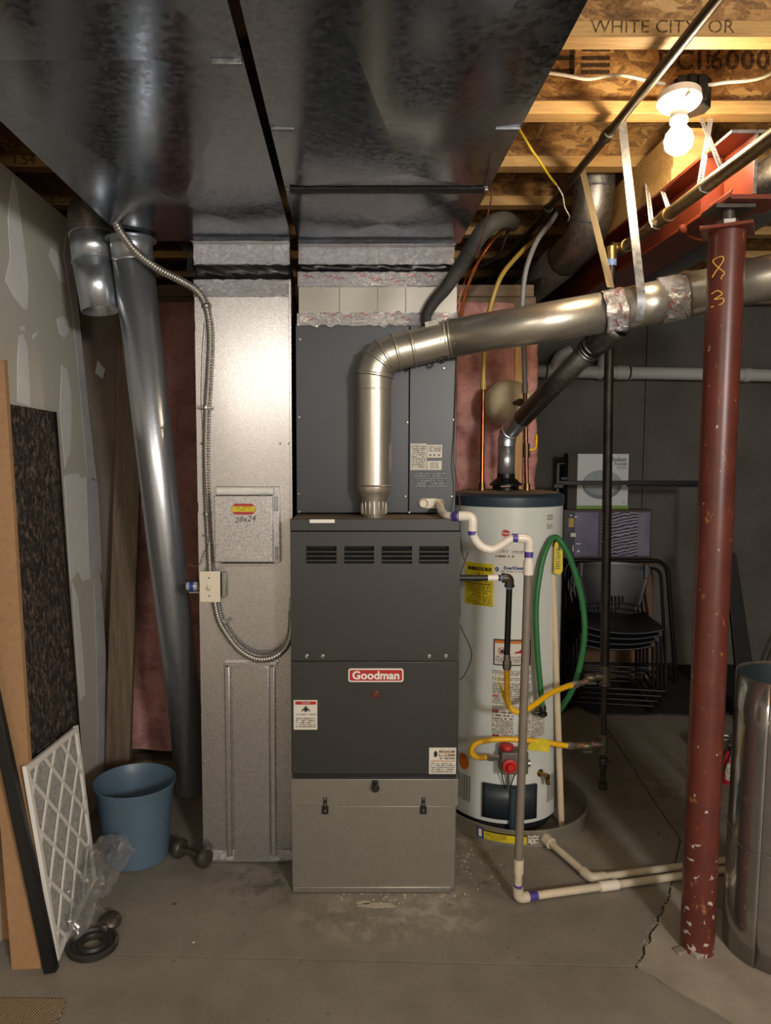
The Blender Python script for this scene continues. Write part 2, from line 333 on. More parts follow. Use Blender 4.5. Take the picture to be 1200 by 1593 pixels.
class MB:
    def __init__(s): s.v = []; s.f = []
    def add(s, vs, fs):
        o = len(s.v); s.v += [Vector(p) for p in vs]; s.f += [tuple(i+o for i in f) for f in fs]; return s
    def box(s, x0, x1, y0, y1, z0, z1):
        return s.add([(x, y, z) for x in (x0, x1) for y in (y0, y1) for z in (z0, z1)],
                     [(0, 1, 3, 2), (4, 6, 7, 5), (0, 4, 5, 1), (2, 3, 7, 6), (0, 2, 6, 4), (1, 5, 7, 3)])
    def obox(s, c, ax, ay, az):
        c, ax, ay, az = Vector(c), Vector(ax), Vector(ay), Vector(az)
        return s.add([c+ax*i+ay*j+az*k for i in (-1, 1) for j in (-1, 1) for k in (-1, 1)],
                     [(0, 1, 3, 2), (4, 6, 7, 5), (0, 4, 5, 1), (2, 3, 7, 6), (0, 2, 6, 4), (1, 5, 7, 3)])
    def slab(s, poly, off):
        """polygon (world points, one plane) given thickness by the vector off"""
        n = len(poly); off = Vector(off); P = [Vector(p) for p in poly]
        return s.add(P+[p+off for p in P], [tuple(range(n)), tuple(range(2*n-1, n-1, -1))]+[(i, i+n, (i+1) % n+n, (i+1) % n) for i in range(n)])
    def tube(s, pts, r, n=12, cap=True):
        P = [Vector(p) for p in pts]; k = len(P); rr = r if isinstance(r, (list, tuple)) else [r]*k
        T = [((P[min(i+1, k-1)]-P[max(i-1, 0)]).normalized()) for i in range(k)]
        u = T[0].orthogonal().normalized(); vs = []
        for i in range(k):
            u = (u-T[i]*u.dot(T[i])); u = u.normalized() if u.length > 1e-9 else T[i].orthogonal().normalized(); w = T[i].cross(u)
            vs += [P[i]+(u*math.cos(2*math.pi*j/n)+w*math.sin(2*math.pi*j/n))*rr[i] for j in range(n)]
        fs = [(i*n+j, i*n+(j+1) % n, (i+1)*n+(j+1) % n, (i+1)*n+j) for i in range(k-1) for j in range(n)]
        if cap: fs += [tuple(range(n-1, -1, -1)), tuple((k-1)*n+j for j in range(n))]
        return s.add(vs, fs)
    def cyl(s, a, b, r, n=16, r2=None, cap=True): return s.tube([a, b], [r, r if r2 is None else r2], n, cap)
    def lathe(s, prof, o, ax=(0, 0, 1), n=32, closed=False):
        """prof: (radius, distance along the axis)"""
        o = Vector(o); ax = Vector(ax).normalized(); u = ax.orthogonal().normalized(); w = ax.cross(u); vs = []; k = len(prof)
        for (r, h) in prof: vs += [o+ax*h+(u*math.cos(2*math.pi*j/n)+w*math.sin(2*math.pi*j/n))*r for j in range(n)]
        fs = [(i*n+j, i*n+(j+1) % n, (i+1)*n+(j+1) % n, (i+1)*n+j) for i in range(k-1) for j in range(n)]
        if closed: fs += [((k-1)*n+j, (k-1)*n+(j+1) % n, (j+1) % n, j) for j in range(n)]
        else: fs += [tuple(range(n-1, -1, -1)), tuple((k-1)*n+j for j in range(n))]
        return s.add(vs, fs)
    def pipe(s, a, b, ro, ri, n=32):
        a, b = Vector(a), Vector(b); L = (b-a).length
        return s.lathe([(ro, 0), (ro, L), (ri, L), (ri, 0)], a, b-a, n, True)
    def grid(s, fn, nu, nv):
        return s.add([fn(i/nu, j/nv) for i in range(nu+1) for j in range(nv+1)],
                     [(i*(nv+1)+j, (i+1)*(nv+1)+j, (i+1)*(nv+1)+j+1, i*(nv+1)+j+1) for i in range(nu) for j in range(nv)])
    def ribbon(s, pts, w, t):
        """flat strap: half-width vector w, thickness vector t"""
        P = [Vector(p) for p in pts]; w, t = Vector(w), Vector(t); vs = []
        for p in P: vs += [p-w, p+w, p+w+t, p-w+t]
        k = len(P); fs = [(i*4+j, i*4+(j+1) % 4, i*4+4+(j+1) % 4, i*4+4+j) for i in range(k-1) for j in range(4)]
        return s.add(vs, fs+[(3, 2, 1, 0), tuple((k-1)*4+j for j in range(4))])
    def build(s, name, material, parent=None, bev=0, smooth=True, ang=35, kind=None, solid=0, label=None):
        org = ORG.get(parent.name, V(0, 0, 0)) if parent else V(0, 0, 0)
        me = bpy.data.meshes.new(name); me.from_pydata([p-org for p in s.v], [], s.f)
        import bmesh as _b
        bm = _b.new(); bm.from_mesh(me); _b.ops.recalc_face_normals(bm, faces=bm.faces); bm.to_mesh(me); bm.free()
        me.materials.append(m(material) if isinstance(material, str) else material)
        if smooth:
            for p in me.polygons: p.use_smooth = True
            me.set_sharp_from_angle(angle=R(ang))
        o = bpy.data.objects.new(name, me); COL.objects.link(o)
        if parent: o.parent = parent
        ORG[o.name] = org
        if solid:
            q = o.modifiers.new('solid', 'SOLIDIFY'); q.thickness = solid; q.offset = 0
        if bev:
            q = o.modifiers.new('bevel', 'BEVEL'); q.width = bev; q.segments = 2; q.limit_method = 'ANGLE'; q.angle_limit = R(40)
        if kind: o['kind'] = kind
        if label: o['label'] = label
        return o
def box(name, material, parent, x0, x1, y0, y1, z0, z1, bev=.002, **k):
    return MB().box(min(x0, x1), max(x0, x1), min(y0, y1), max(y0, y1), min(z0, z1), max(z0, z1)).build(name, material, parent, bev, **k)
def thing(name, label, cat, loc, group=None):
    o = bpy.data.objects.new(name, None); COL.objects.link(o); o.empty_display_size = .05
    o.location = loc; ORG[o.name] = Vector(loc); o['label'] = label; o['category'] = cat
    if group: o['group'] = group
    return o
def tag(o, label, cat, group=None):
    o['label'] = label; o['category'] = cat
    if group: o['group'] = group
    return o
def struct(o): o['kind'] = 'structure'; return o
def glyphs(s, size, bold=0.0, align='CENTER', spacing=1.0):
    cu = bpy.data.curves.new('txt', 'FONT'); cu.body = s; cu.size = size; cu.align_x = align; cu.align_y = 'CENTER'; cu.offset = bold; cu.space_character = spacing
    cu.resolution_u = 3
    o = bpy.data.objects.new('txt', cu); COL.objects.link(o)
    dg = bpy.context.evaluated_depsgraph_get(); me = bpy.data.meshes.new_from_object(o.evaluated_get(dg))
    vs = [v.co.copy() for v in me.vertices]; fs = [tuple(p.vertices) for p in me.polygons]
    bpy.data.objects.remove(o); bpy.data.meshes.remove(me); bpy.data.curves.remove(cu); return vs, fs
def text(s, size, fn, material, parent, name='lettering', bold=0.0, align='CENTER', label=None, spacing=1.0, sx=1.0):
    """fn maps the flat (u, v) of the letters to a world point"""
    vs, fs = glyphs(s, size, bold, align, spacing)
    return MB().add([fn(v.x*sx, v.y) for v in vs], fs).build(name, material, parent, smooth=False, label=label)
def face_y(o, lift=.0006):      # letters on a surface facing the viewer (-Y)
    o = Vector(o); return lambda u, v: V(o.x+u, o.y-lift, o.z+v)
def rect_on(fn, u0, u1, v0, v1, nu=1, nv=1):
    b = MB(); b.grid(lambda i, j: fn(u0+(u1-u0)*i, v0+(v1-v0)*j), nu, nv); return b
def screw(parent, p, d=(0, -1, 0), r=.005, material=None, name='screw'):
    d = Vector(d).normalized(); p = Vector(p)
    return MB().lathe([(r*1.25, -.002), (r*1.25, .001), (r, .0015), (r*.8, .0045)], p, d, 6 if r > .003 else 8).build(name, material or zinc_m, parent)
def jag(p, a): return Vector(p)+V(random.uniform(-a, a), random.uniform(-a, a), random.uniform(-a, a))
def foil(name, parent, x0, x1, z0, z1, y, amp=.0025, material='foil_tape', nx=110, nz=14, seed=0, wob=.004):
    """a strip of crinkled foil tape on a face looking at -Y"""
    def fn(i, j):
        x = x0+(x1-x0)*i; e = wob*(noise.noise(V(x*40, seed, j*3)))*(1 if j in (0, 1) else 0)
        z = z0+(z1-z0)*j+e
        return V(x, y-.0012-amp*1.5*abs(noise.noise(V(x*38+seed+z*30, z*60-x*20, 3)))-amp*.9*abs(noise.noise(V(x*110, z*130+x*40, seed))), z)
    return MB().grid(fn, nx, nz).build(name, material, parent, solid=.0006, ang=60)
def copy_tree(o, parent=None):
    c = o.copy(); COL.objects.link(c); c.parent = parent
    for ch in list(o.children): copy_tree(ch, c)
    return c

# ------------------------------------------------------------------ the setting
XW, CEIL, JB = -1.02, 2.725, 2.42        # left wall face, underside of the subfloor, underside of the joists
# floor: slab pieces with tooled joints, a lighter pad round the column
fA, fB, fC, fD = V(.794, 1.944, 0), V(1.06, 2.33, 0), V(1.36, 1.96, 0), V(1.08, 1.585, 0)
def rough_line(a, b, n, amp):
    d = (b-a); q = V(-d.y, d.x, 0).normalized(); return [a+d*(i/n)+q*(random.uniform(-amp, amp) if 0 < i < n else 0) for i in range(n+1)]
AB, AD = rough_line(fA, fB, 14, .009), rough_line(fA, fD, 12, .004)
DC, BC = [fD, fC], [fB, fC]
JL = rough_line(V(-1.7, 2.03, 0), fA, 40, .0015); JR = [fC, V(3.3, 1.95, 0)]
JN = rough_line(fB, V(1.22, 2.62, 0), 8, .002)+rough_line(V(1.22, 2.62, 0), V(1.36, 4.0, 0), 20, .003)[1:]+[V(1.4, 5.0, 0)]
floor = struct(MB().box(-1.75, 3.35, -2.75, 5.05, -.10, -.016).build('floor', 'concrete_floor', smooth=False))
def inset(poly, d):
    n = len(poly); out = []; area = sum(poly[i].x*poly[(i+1) % n].y-poly[(i+1) % n].x*poly[i].y for i in range(n)); sg = 1 if area > 0 else -1
    for i in range(n):
        a = (poly[i]-poly[i-1]).normalized(); b = (poly[(i+1) % n]-poly[i]).normalized()
        q = V(-a.y, a.x, 0)*sg+V(-b.y, b.x, 0)*sg
        out.append(poly[i]+q*(2*d/max(.5, q.length_squared)))
    return out
def slab(poly, top, material, d=.0028):
    P = [V(p.x, p.y, top) for p in inset(poly, d)]
    MB().slab(P, (0, 0, -.0155-top)).build('slab', material, floor, smooth=False)
slab([V(-1.7, -2.7, 0), V(3.3, -2.7, 0), JR[1]]+[fC, fD]+AD[::-1][1:]+JL[::-1][1:], 0, 'concrete_floor')
slab(JL+AB[1:]+JN[1:]+[V(-1.7, 5, 0)], 0, 'concrete_floor')
slab(JN[::-1]+[fC]+[JR[1], V(3.3, 5, 0)], 0, 'concrete_floor')
slab(AD+[fC]+AB[::-1][:-1], .002, 'pad_concrete', .004)
# rubble of broken concrete along the rough pad edge and at the furnace foot
def crumbs(name, pts, material, amp):
    b = MB()
    for p in pts:
        r = random.uniform(.3, 1)*amp; c = Vector(p)+V(0, 0, r*.25)
        b.add([c+V(r, 0, 0), c+V(0, r*.8, 0), c+V(-r, 0, 0), c+V(0, -r*.8, 0), c+V(0, 0, r*.7), c-V(0, 0, r*.4)], [(0, 1, 4), (1, 2, 4), (2, 3, 4), (3, 0, 4), (1, 0, 5), (2, 1, 5), (3, 2, 5), (0, 3, 5)])
    o = b.build(name, material, floor, smooth=False, kind='stuff'); return o
crumbs('mineral_crumbs', [(random.gauss(.40, .05), random.gauss(2.47, .08), 0) for _ in range(60)]+[(random.uniform(-.1, .4), 2.285-abs(random.gauss(0, .02)), 0) for _ in range(60)], chalk_m, .005)
crumbs('concrete_crumbs', [fA+(fB-fA)*random.random()+V(random.gauss(0, .008), random.gauss(0, .008), 0) for _ in range(60)], 'concrete_floor', .006)
# flaked mineral deposit in front of the furnace
random.seed(11)
for (cx, cy, rx, ry) in ((.09, 2.225, .075, .016), (.045, 2.238, .03, .012)):
    pl = [V(cx+rx*math.cos(t)*(.75+.35*noise.noise(V(cx*9+math.cos(t)*2, math.sin(t)*2, 1))), cy+ry*math.sin(t)*(.8+.5*noise.noise(V(math.cos(t)*3, math.sin(t)*3, 4))), .0012) for t in [i*2*math.pi/28 for i in range(28)]]
    MB().slab(pl, (0, 0, -.0012)).build('mineral_flake', chalk_m, floor, smooth=False)

# ceiling: subfloor over wooden I-joists
ceiling = struct(box('ceiling', 'osb', None, -1.75, 3.35, -2.75, 5.05, CEIL, CEIL+.03, 0))
def joist(yc, first=None):
    t = thing('floor_joist', '', 'joist', (0, yc, JB), 'wooden I-joists under the subfloor')
    W = .030
    mt = 'lumber'
    box('bottom_flange', mt, t, -1.7, 3.3, yc-W, yc+W, JB, JB+.038, .003)
    box('top_flange', mt, t, -1.7, 3.3, yc-W, yc+W, CEIL-.038, CEIL, .003)
    w = box('web', 'osb', t, -1.7, 3.3, yc-.005, yc+.005, JB+.038, CEIL-.038, 0)
    return t, w
JL_LABELS = ['first wooden I-joist at the top of the frame, printed on its bottom flange',
 'second wooden I-joist with bold numbers on its web, carrying the lit bulb',
 'third wooden I-joist from the top, just behind the lit bulb',
 'fourth wooden I-joist from the top, crossing behind the thin gas pipe',
 'fifth wooden I-joist from the top, half dark behind the hoses',
 'sixth wooden I-joist from the top, dark above the pink insulation',
 'dark wooden I-joist second from the concrete back wall', 'dark wooden I-joist nearest the concrete back wall']
JY = [1.893+.404*i for i in range(8)]
webs = []
for i, y in enumerate(JY):
    t, w = joist(y); t['label'] = JL_LABELS[i]; webs.append((t, w))
# printing on the joists
p = at(1032, 43, JY[0]-.030); text('WHITE CITY', .043, face_y((at(1001, 43, JY[0]-.03).x, JY[0]-.030, JB+.021)), 'faded_ink', webs[0][0].children[0], sx=1.06); text('OR', .043, face_y((at(1122, 43, JY[0]-.03).x, JY[0]-.030, JB+.021)), 'faded_ink', webs[0][0].children[0], sx=1.06)
for w_, x_ in (('BCI!', 1066), ('6000', 1152)):
    text(w_, .078, face_y((at(x_, 94, 2.29).x, JY[1]-.005, at(1118, 95, JY[1]-.005).z)), 'faded_ink', webs[1][1], bold=.002, sx=1.05, spacing=1.12)
# part of the maker's block logo further left
lx = at(905, 95, 2.29).x; b = MB(); LZ = at(905, 95, JY[1]).z-JB-.115; JB += LZ
b.box(lx-.075, lx-.02, JY[1]-.0062, JY[1]-.005, JB+.155, JB+.17).box(lx-.035, lx-.02, JY[1]-.0062, JY[1]-.005, JB+.075, JB+.155).box(lx-.09, lx-.02, JY[1]-.0062, JY[1]-.005, JB+.075, JB+.09).box(lx-.09, lx-.02, JY[1]-.0062, JY[1]-.005, JB+.115, JB+.128)
for q in (.075, .095, .115, .140, .155): b.box(lx, lx+.085, JY[1]-.0062, JY[1]-.005, JB+q, JB+q+.011)
JB -= LZ
b.build('printed_logo', 'faded_ink', webs[1][1], smooth=False, kind='stuff')
text('1.54', .05, face_y((at(36, 238, JY[2]-.03).x, JY[2]-.03, JB+.022)), 'faded_ink', webs[2][0].children[0])
text('E CITY', .04, face_y((at(100, 300, JY[3]-.03).x, JY[3]-.03, JB+.020)), 'faded_ink', webs[3][0].children[0])
# old nailed strips of dark paint / glue drips under flange three
b = MB()
for i in range(9): 
    x = at(845+i*11, 208, 2.66).x; b.box(x, x+.012, JY[2]-.0062, JY[2]-.005, JB+.16, JB+.175+.012*(i % 3))
b.build('printed_marks', 'faded_ink', webs[2][1], smooth=False, kind='stuff')

# left wall: drywall with joint compound, top edge below the joists
wl = struct(MB().slab([V(XW, -2.7, 0), V(XW, -2.7, 2.285), V(XW, 2.77, 2.265), V(XW, 2.86, 1.75), V(XW, 3.02, .75), V(XW, 3.10, 0)], (-.014, 0, 0)).build('wall_left', 'drywall_paper', smooth=False))
def mud(px, material='joint_compound', lift=.001):
    P = [atx(x, y, XW) for x, y in px]
    P = [V(XW+lift, q.y, max(.001, q.z)) for q in P]
    MB().slab(P, (-lift, 0, 0)).build('joint_compound', material, wl, smooth=False)
def blob(px, n=5):
    """irregular trowelled outline through the pixel corners"""
    out = []
    for i in range(len(px)):
        a, b = px[i], px[(i+1) % len(px)]
        for j in range(n):
            t = j/n; x, y = a[0]+(b[0]-a[0])*t, a[1]+(b[1]-a[1])*t
            out.append((x+1.6*noise.noise(V(x*.15, y*.15, 2)), y+3*noise.noise(V(x*.15, y*.15, 7))))
    return out
mud([(20, 275), (27, 300), (32, 340), (40, 400), (44, 445), (42, 482), (36, 480), (20, 460), (8, 436), (16, 400), (12, 340), (16, 300)])
mud([(80, 385), (88, 392), (98, 420), (101, 440), (94, 438), (84, 415), (76, 398)])
mud([(88, 496), (97, 492), (106, 500), (108, 512), (101, 526), (93, 520)])
mud([(30, 522), (36, 520), (42, 540), (45, 580), (47, 632), (27, 626), (27, 560)])
mud([(96, 567), (104, 575), (110, 610), (111, 650), (109, 700), (101, 728), (93, 640)])
mud(blob([(99, 740), (122, 736), (126, 745), (134, 740), (137, 860), (140, 900), (128, 905), (122, 885), (110, 905)], 4), 'joint_compound', .0012)
mud(blob([(134, 742), (152, 750), (158, 890), (146, 905), (139, 885)], 4), 'joint_compound_thin', .0012)
mud([(112, 905), (121, 930), (128, 1010), (133, 1080), (125, 1090), (120, 1040)])
mud(blob([(104, 348), (112, 400), (124, 500), (138, 640), (150, 748), (135, 735), (120, 560), (112, 480), (99, 400)], 3), 'joint_compound_thin')
mud([(50, 522), (58, 516), (57, 520), (52, 528)]); mud([(30, 510), (38, 506), (39, 514), (33, 514)])
mud(blob([(157, 905), (163, 1000), (163, 1200), (152, 1232), (150, 1000), (146, 910)], 4), 'joint_compound_thin')
# return of the drywall at the corner, plank leaning in front of it, framed wall with insulation behind
wr = struct(MB().slab([V(-1.4, 3.115, 0), V(-1.4, 3.04, 2.2), V(-.87, 3.04, 2.2), V(-.95, 3.115, 0)], (0, .014, 0)).build('wall_left_return', 'shaded_drywall', smooth=False))
MB().slab([at(x, y, 3.04) for x, y in ((152, 560), (164, 575), (160, 590), (148, 580))], (0, -.001, 0)).build('joint_compound', 'joint_compound_thin', wr, smooth=False)
pk = MB().slab([at(183, 470, 2.99), at(221, 470, 2.99), at(219, 700, 2.98), at(200, 1222, 2.96), at(162, 1222, 2.96), at(178, 720, 2.98)], (0, .03, 0)).build('wood_plank', 'dull_plank', None, .002)
tag(pk, 'dull brown wood plank leaning in the corner behind the blue bucket', 'plank')
YB = 3.27
wb = struct(box('wall_back_framed', 'dull_lumber', None, -1.02, .79, YB-.04, YB+.05, 2.09, 2.14, .002))
box('top_plate', 'dull_lumber', wb, -1.02, .80, YB-.04, YB+.05, 2.045, 2.088, .002)
box('sole_plate', 'dull_lumber', wb, -1.02, .78, YB-.04, YB+.05, 0, .04, .002)
sx = at(807, 650, YB-.04).x
for i in range(4):
    x = sx-.4064*i; box('stud', 'pale_stud', wb, x-.019, x+.019, YB-.04, YB+.05, .04, 2.045, .002)
def batt(x0, x1, seed, hi=2.04):
    def fn(i, j):
        x = x0+(x1-x0)*i; z = .10+(hi-.10)*j
        e = min(i, 1-i)*4; puff = .035*min(1, e)**.6
        return V(x, YB-.035-puff+.02*noise.noise(V(x*7, z*5, seed))+.008*noise.noise(V(x*25, z*22, seed)), z)
    b = MB(); b.grid(fn, 24, 90); b.build('insulation_batt', 'pink_fibreglass', wb, ang=180)
for i in range(3): batt(sx-.4064*(i+1)+.02, sx-.4064*i-.02, i*3.1, 2.06)
batt(-1.0, sx-.4064*3-.02, 9.4, 2.06)
def fn(i, j):
    z = .05+1.95*j; x = sx+.02+(.062+.02*noise.noise(V(0, z*6, 9))+.012*noise.noise(V(2, z*24, 9)))*i
    return V(x, YB-.03-.03*math.sin(i*math.pi)**.5+.012*noise.noise(V(x*20, z*14, 5)), z)
MB().grid(fn, 8, 90).build('insulation_batt', 'pink_fibreglass', wb, ang=180)
# concrete outer walls
wbk = struct(box('wall_back', 'concrete_wall', None, -1.75, 3.35, 4.9, 5.05, 0, CEIL, 0))
box('form_seam', 'concrete_wall', wbk, 1.94, 1.965, 4.885, 4.9, 0, 2.3, .003)
box('sill_plate', 'dull_lumber', wbk, -1.7, 3.3, 4.8, 4.9, 2.37, 2.42, .002)
struct(box('wall_right', 'concrete_wall', None, 3.2, 3.35, -2.75, 5.05, 0, CEIL, 0))
struct(box('wall_outer_left', 'concrete_wall', None, -1.75, -1.6, -2.75, 5.05, 0, CEIL, 0))
struct(box('wall_front', 'drywall_paper', None, -1.75, 3.35, -2.75, -2.6, 0, CEIL, 0))

# ------------------------------------------------------------------ overhead trunk ducts
YRD, YC = 2.467, 2.50
rx0, rx1 = -.508, -.195
px0, px1 = at(465, 470, YC).x, at(711, 470, YC).x
ZD = 2.11
def trunk(name, label, x0, x1, y0, y1, secs, apexes, top):
    t = thing(name, label, 'duct', ((x0+x1)/2, y1, ZD))
    for (a, b), ap in zip(secs, apexes):     # cross-broken bottom panels, each a very shallow pyramid
        c = V(ap[0], ap[1], ZD-.012) if ap else V((x0+x1)/2, (a+b)/2, ZD-.012)
        P = [V(x0, a, ZD), V(x1, a, ZD), V(x1, b, ZD), V(x0, b, ZD)]
        MB().add(P+[c], [(0, 1, 4), (1, 2, 4), (2, 3, 4), (3, 0, 4)]).build('bottom_panel', 'duct_steel', t, ang=0.01)
        box('side_panel', 'duct_steel', t, x0, x0+.0015, a, b, ZD, top, 0); box('side_panel', 'duct_steel', t, x1-.0015, x1, a, b, ZD, top, 0)
    box('end_panel', 'duct_steel', t, x0, x1, y1-.002, y1, ZD+.001, top, 0)
    for (a, b) in secs[1:]:
        for (u, v) in ((x0+.002, x0+.048), (x1-.048, x1-.002)):
            box('drive_cleat', 'strap_steel', t, u, v, a-.006, a+.008, ZD-.006, ZD, .001)
    return t
XL0, XL1, XR0, XR1 = -.727, -.187, -.168, .364
tl = trunk('return_trunk_duct', 'wide galvanized return duct overhead, at left of the black gap, above the blue bucket side', XL0, XL1, -.6, YRD+.004, [(-.6, .3), (.3, 1.36), (1.36, YRD+.004)], [None, None, (-.459, 2.075)], JB-.001)
tr = trunk('supply_trunk_duct', 'wide galvanized supply duct overhead with a black mastic seam, above the dark furnace', XR0, XR1, -.6, 2.497, [(-.6, .55), (.55, 1.995), (1.995, 2.497)], [None, (.135, 1.86), None], JB-.001)
for (u, v) in ((XR0+.002, XR0+.05), (XR1-.055, XR1-.002)): box('drive_cleat', 'strap_steel', tr, u, v, 1.625, 1.637, ZD-.006, ZD, .001)
box('drive_cleat', 'strap_steel', tl, XL1-.055, XL1-.002, 1.352, 1.358, ZD-.010, ZD, .001)
# black mastic over the seam
def fn(i, j):
    x = XR0+.012+(XR1-XR0-.024)*i; y = 1.972+.046*j+.006*noise.noise(V(x*14, 3*j, 1))*(1 if j in (0, 1) else .5)
    return V(x, y, ZD-.004-.004*math.sin(j*math.pi))
MB().grid(fn, 50, 6).build('mastic_seam', mastic_m, tr, solid=.002)
def foil_bottom(parent, x0, x1, y0, y1, seed):
    def fn(i, j):
        x = x0+(x1-x0)*i; y = y0+(y1-y0)*j
        return V(x, y, ZD-.003-.005*abs(noise.noise(V(x*45, y*35, seed)))-.003*abs(noise.noise(V(x*90, y*110, seed))))
    MB().grid(fn, 70, 14).build('foil_tape', 'foil_tape', parent, solid=.0006, ang=60)
for tt, xa, xb, yy, sd in ((tl, rx0, rx1, YRD, 5), (tr, px0, px1-.01, 2.5, 2)):
    zlo = at(400, 411, yy).z
    box('drop_collar', 'duct_steel', tt, xa, xb, yy+.002, yy+.3, zlo, ZD-.001, 0)
    foil('foil_tape', tt, xa, xb, zlo-.002, ZD-.002, yy, .004, seed=sd)
    def fn(i, j):
        x = xa+(xb-xa)*i; y = yy-.045+.045*j
        return V(x, y, ZD-.0125-.003*abs(noise.noise(V(x*45, y*35, sd)))-.002*abs(noise.noise(V(x*90, y*110, sd))))
    MB().grid(fn, 70, 10).build('foil_tape', 'foil_tape', tt, solid=.0006, ang=60)
# hanging bundle of cut wires at the end of the return duct
wv = thing('wire_tuft', 'small tangle of dark wires hanging in the gap left of the return drop', 'wires', at(292, 405, 2.5))
for k in range(5):
    P = [at(278+k*3, 372+k*2, 2.52), at(284+3*k, 385, 2.5), at(296-k, 398+3*k, 2.5), at(300-2*k, 418+3*k, 2.5), at(303-k, 432-k*2, 2.5)]
    MB().tube(spline(P, 4), .0018, 6).build('wire', black_m, wv)

# ------------------------------------------------------------------ return drop (bare galvanized riser)
YRD = 2.467
rx0, rx1 = -.508, -.195
rd = thing('return_drop_duct', 'tall bare galvanized return riser at the left side of the furnace', 'duct', ((rx0+rx1)/2, YRD, 0))
zt = at(380, 437, YRD).z
def fnp(i, j):                            # front panel, sheet metal is never quite flat
    x = rx0+(rx1-rx0)*i; z = .004+(zt-.004)*j
    return V(x, YRD+.004*noise.noise(V(x*4, z*1.6, 3))*math.sin(i*math.pi), z)
b = MB().grid(fnp, 16, 60); b.build('front_panel', 'return_steel', rd)
box('side_panel', 'return_steel', rd, rx0, rx0+.002, YRD, YRD+.5, .004, zt, 0); box('side_panel', 'return_steel', rd, rx1-.002, rx1, YRD, YRD+.5, .004, zt, 0); box('back_panel', 'return_steel', rd, rx0, rx1, YRD+.498, YRD+.5, .004, zt, 0)
box('flange', 'return_steel', rd, rx1-.004, rx1+.004, YRD-.004, YRD+.004, .004, zt, .001)
foil('foil_tape', rd, rx0-.002, rx1+.002, at(380, 462, YRD).z, zt+.004, YRD, .003, seed=3)
foil('foil_tape', rd, rx0+.02, rx1, .012, .05, YRD, .004, seed=9)
# black fabric connector, sagging folds
def connector(parent, x0, x1, z0, z1, y, dy, seed):
    def fn(i, j):
        x = x0+(x1-x0)*i; z = z0+(z1-z0)*j
        return V(x, y+.014*math.sin(j*math.pi)+.006*noise.noise(V(x*7, z*60+x*25, seed)), z+.004*noise.noise(V(x*9, 1, seed)))
    b = MB().grid(fn, 60, 10)
    for xx in (x0, x1): b.add([(xx, y, z0), (xx, y+dy, z0), (xx, y+dy, z1), (xx, y, z1)], [(0, 1, 2, 3)])
    b.build('flexible_connector', fabric_m, parent, solid=.001, ang=80)
connector(rd, rx0+.002, rx1-.002, zt-.003, at(380, 410, YRD).z, YRD+.002, .25, 1)
# raised seams of the lower panel
for (xa, xb) in ((352, 361), (421, 430)):
    p, q = at(xa, 1200, YRD), at(xb, 1200, YRD)
    for z0, z1 in ((.03, at(350, 1032, YRD).z),):
        box('seam_cleat', 'return_steel', rd, p.x, q.x, YRD-.013, YRD+.001, z0, z1, .004)
p, q = at(361, 1036, YRD), at(421, 1340, YRD); box('access_panel', 'return_steel', rd, p.x, q.x, YRD-.006, YRD+.001, .006, p.z, .002)
p, q = at(350, 1029, YRD), at(432, 1036, YRD)
box('seam_cleat', 'return_steel', rd, p.x, q.x, YRD-.013, YRD+.001, q.z, p.z, .001)
for (x, y) in ((313, 447), (316, 833), (318, 925), (313, 690), (450, 690), (436, 690), (318, 1185), (455, 990)):
    screw(rd, at(x, y, YRD), r=.0035)

# filter access box on the riser
fx0, fx1, fz0, fz1 = at(334, 800, 2.43).x, at(425, 800, 2.43).x, at(380, 874, 2.43).z, at(380, 771, 2.43).z
fb = thing('filter_cabinet', 'shallow galvanized filter box with a red and yellow sticker on the return riser', 'box', ((fx0+fx1)/2, YRD, fz0))
box('cover', 'speckled_steel', fb, fx0, fx1, 2.425, 2.437, fz0, fz1, .002)
box('body', 'speckled_steel', fb, fx0+.004, fx1+.022, 2.437, YRD-.001, fz0-.004, fz1+.03, .002)
box('bottom_lip', 'return_steel', fb, fx0+.018, fx1, 2.43, YRD-.001, fz0-.012, fz0-.006, .001)
def fn(i, j):
    x = fx0+.006+(fx1-fx0-.004)*i; z = fz1+.001+.028*j
    return V(x, 2.436-.012*math.sin(j*math.pi)**.5+.004*noise.noise(V(x*30, z*60, 2)), z)
MB().grid(fn, 40, 8).build('seal_strip', tape_m, fb, solid=.002)
box('latch', strap_m, fb, fx1+.004, fx1+.016, 2.428, 2.437, fz1-.05, fz1-.004, .001)
box('latch', strap_m, fb, fx1+.006, fx1+.014, 2.428, 2.437, fz0+.004, fz0+.05, .001)
c = at(379, 792, 2.425)
oct_ = [(-.5, -.22), (-.36, -.5), (.36, -.5), (.5, -.22), (.5, .22), (.36, .5), (-.36, .5), (-.5, .22)]
w, h = .078, .036
def poly(name, pts, f, material, parent, t=.0006, label=None):
    P = [f(u, v) for u, v in pts]; o = Vector(f(0, 0, )); 
    return MB().slab(P, (0, .0008, 0)).build(name, material, parent, smooth=False, label=label)
st = poly('sticker', [(u*w, v*h) for u, v in oct_], face_y(c, .0012), redlbl_m, fb, label='red and yellow sticker')
MB().slab([face_y(c, .0016)(u*w, v*h*.62) for u, v in ((-.48, -.42), (.48, -.42), (.48, .42), (-.48, .42))], (0, .0004, 0)).build('yellow_band', yeltag_m, st, smooth=False)
for dz, hw, hh, mm in ((.004, .026, .0035, 'fine_print_yellow'), (-.004, .012, .003, 'fine_print_yellow')):
    MB().slab([face_y(c+V(0, 0, dz), .0021)(u, v) for u, v in ((-hw, -hh), (hw, -hh), (hw, hh), (-hw, hh))], (0, .0003, 0)).build('print', mm, st, smooth=False)
sh = face_y(at(382, 808, 2.425), .0012); text('20x24', .026, lambda u, v: sh(u+v*.25, v+.10*u), ink_m, fb, sx=1.05)

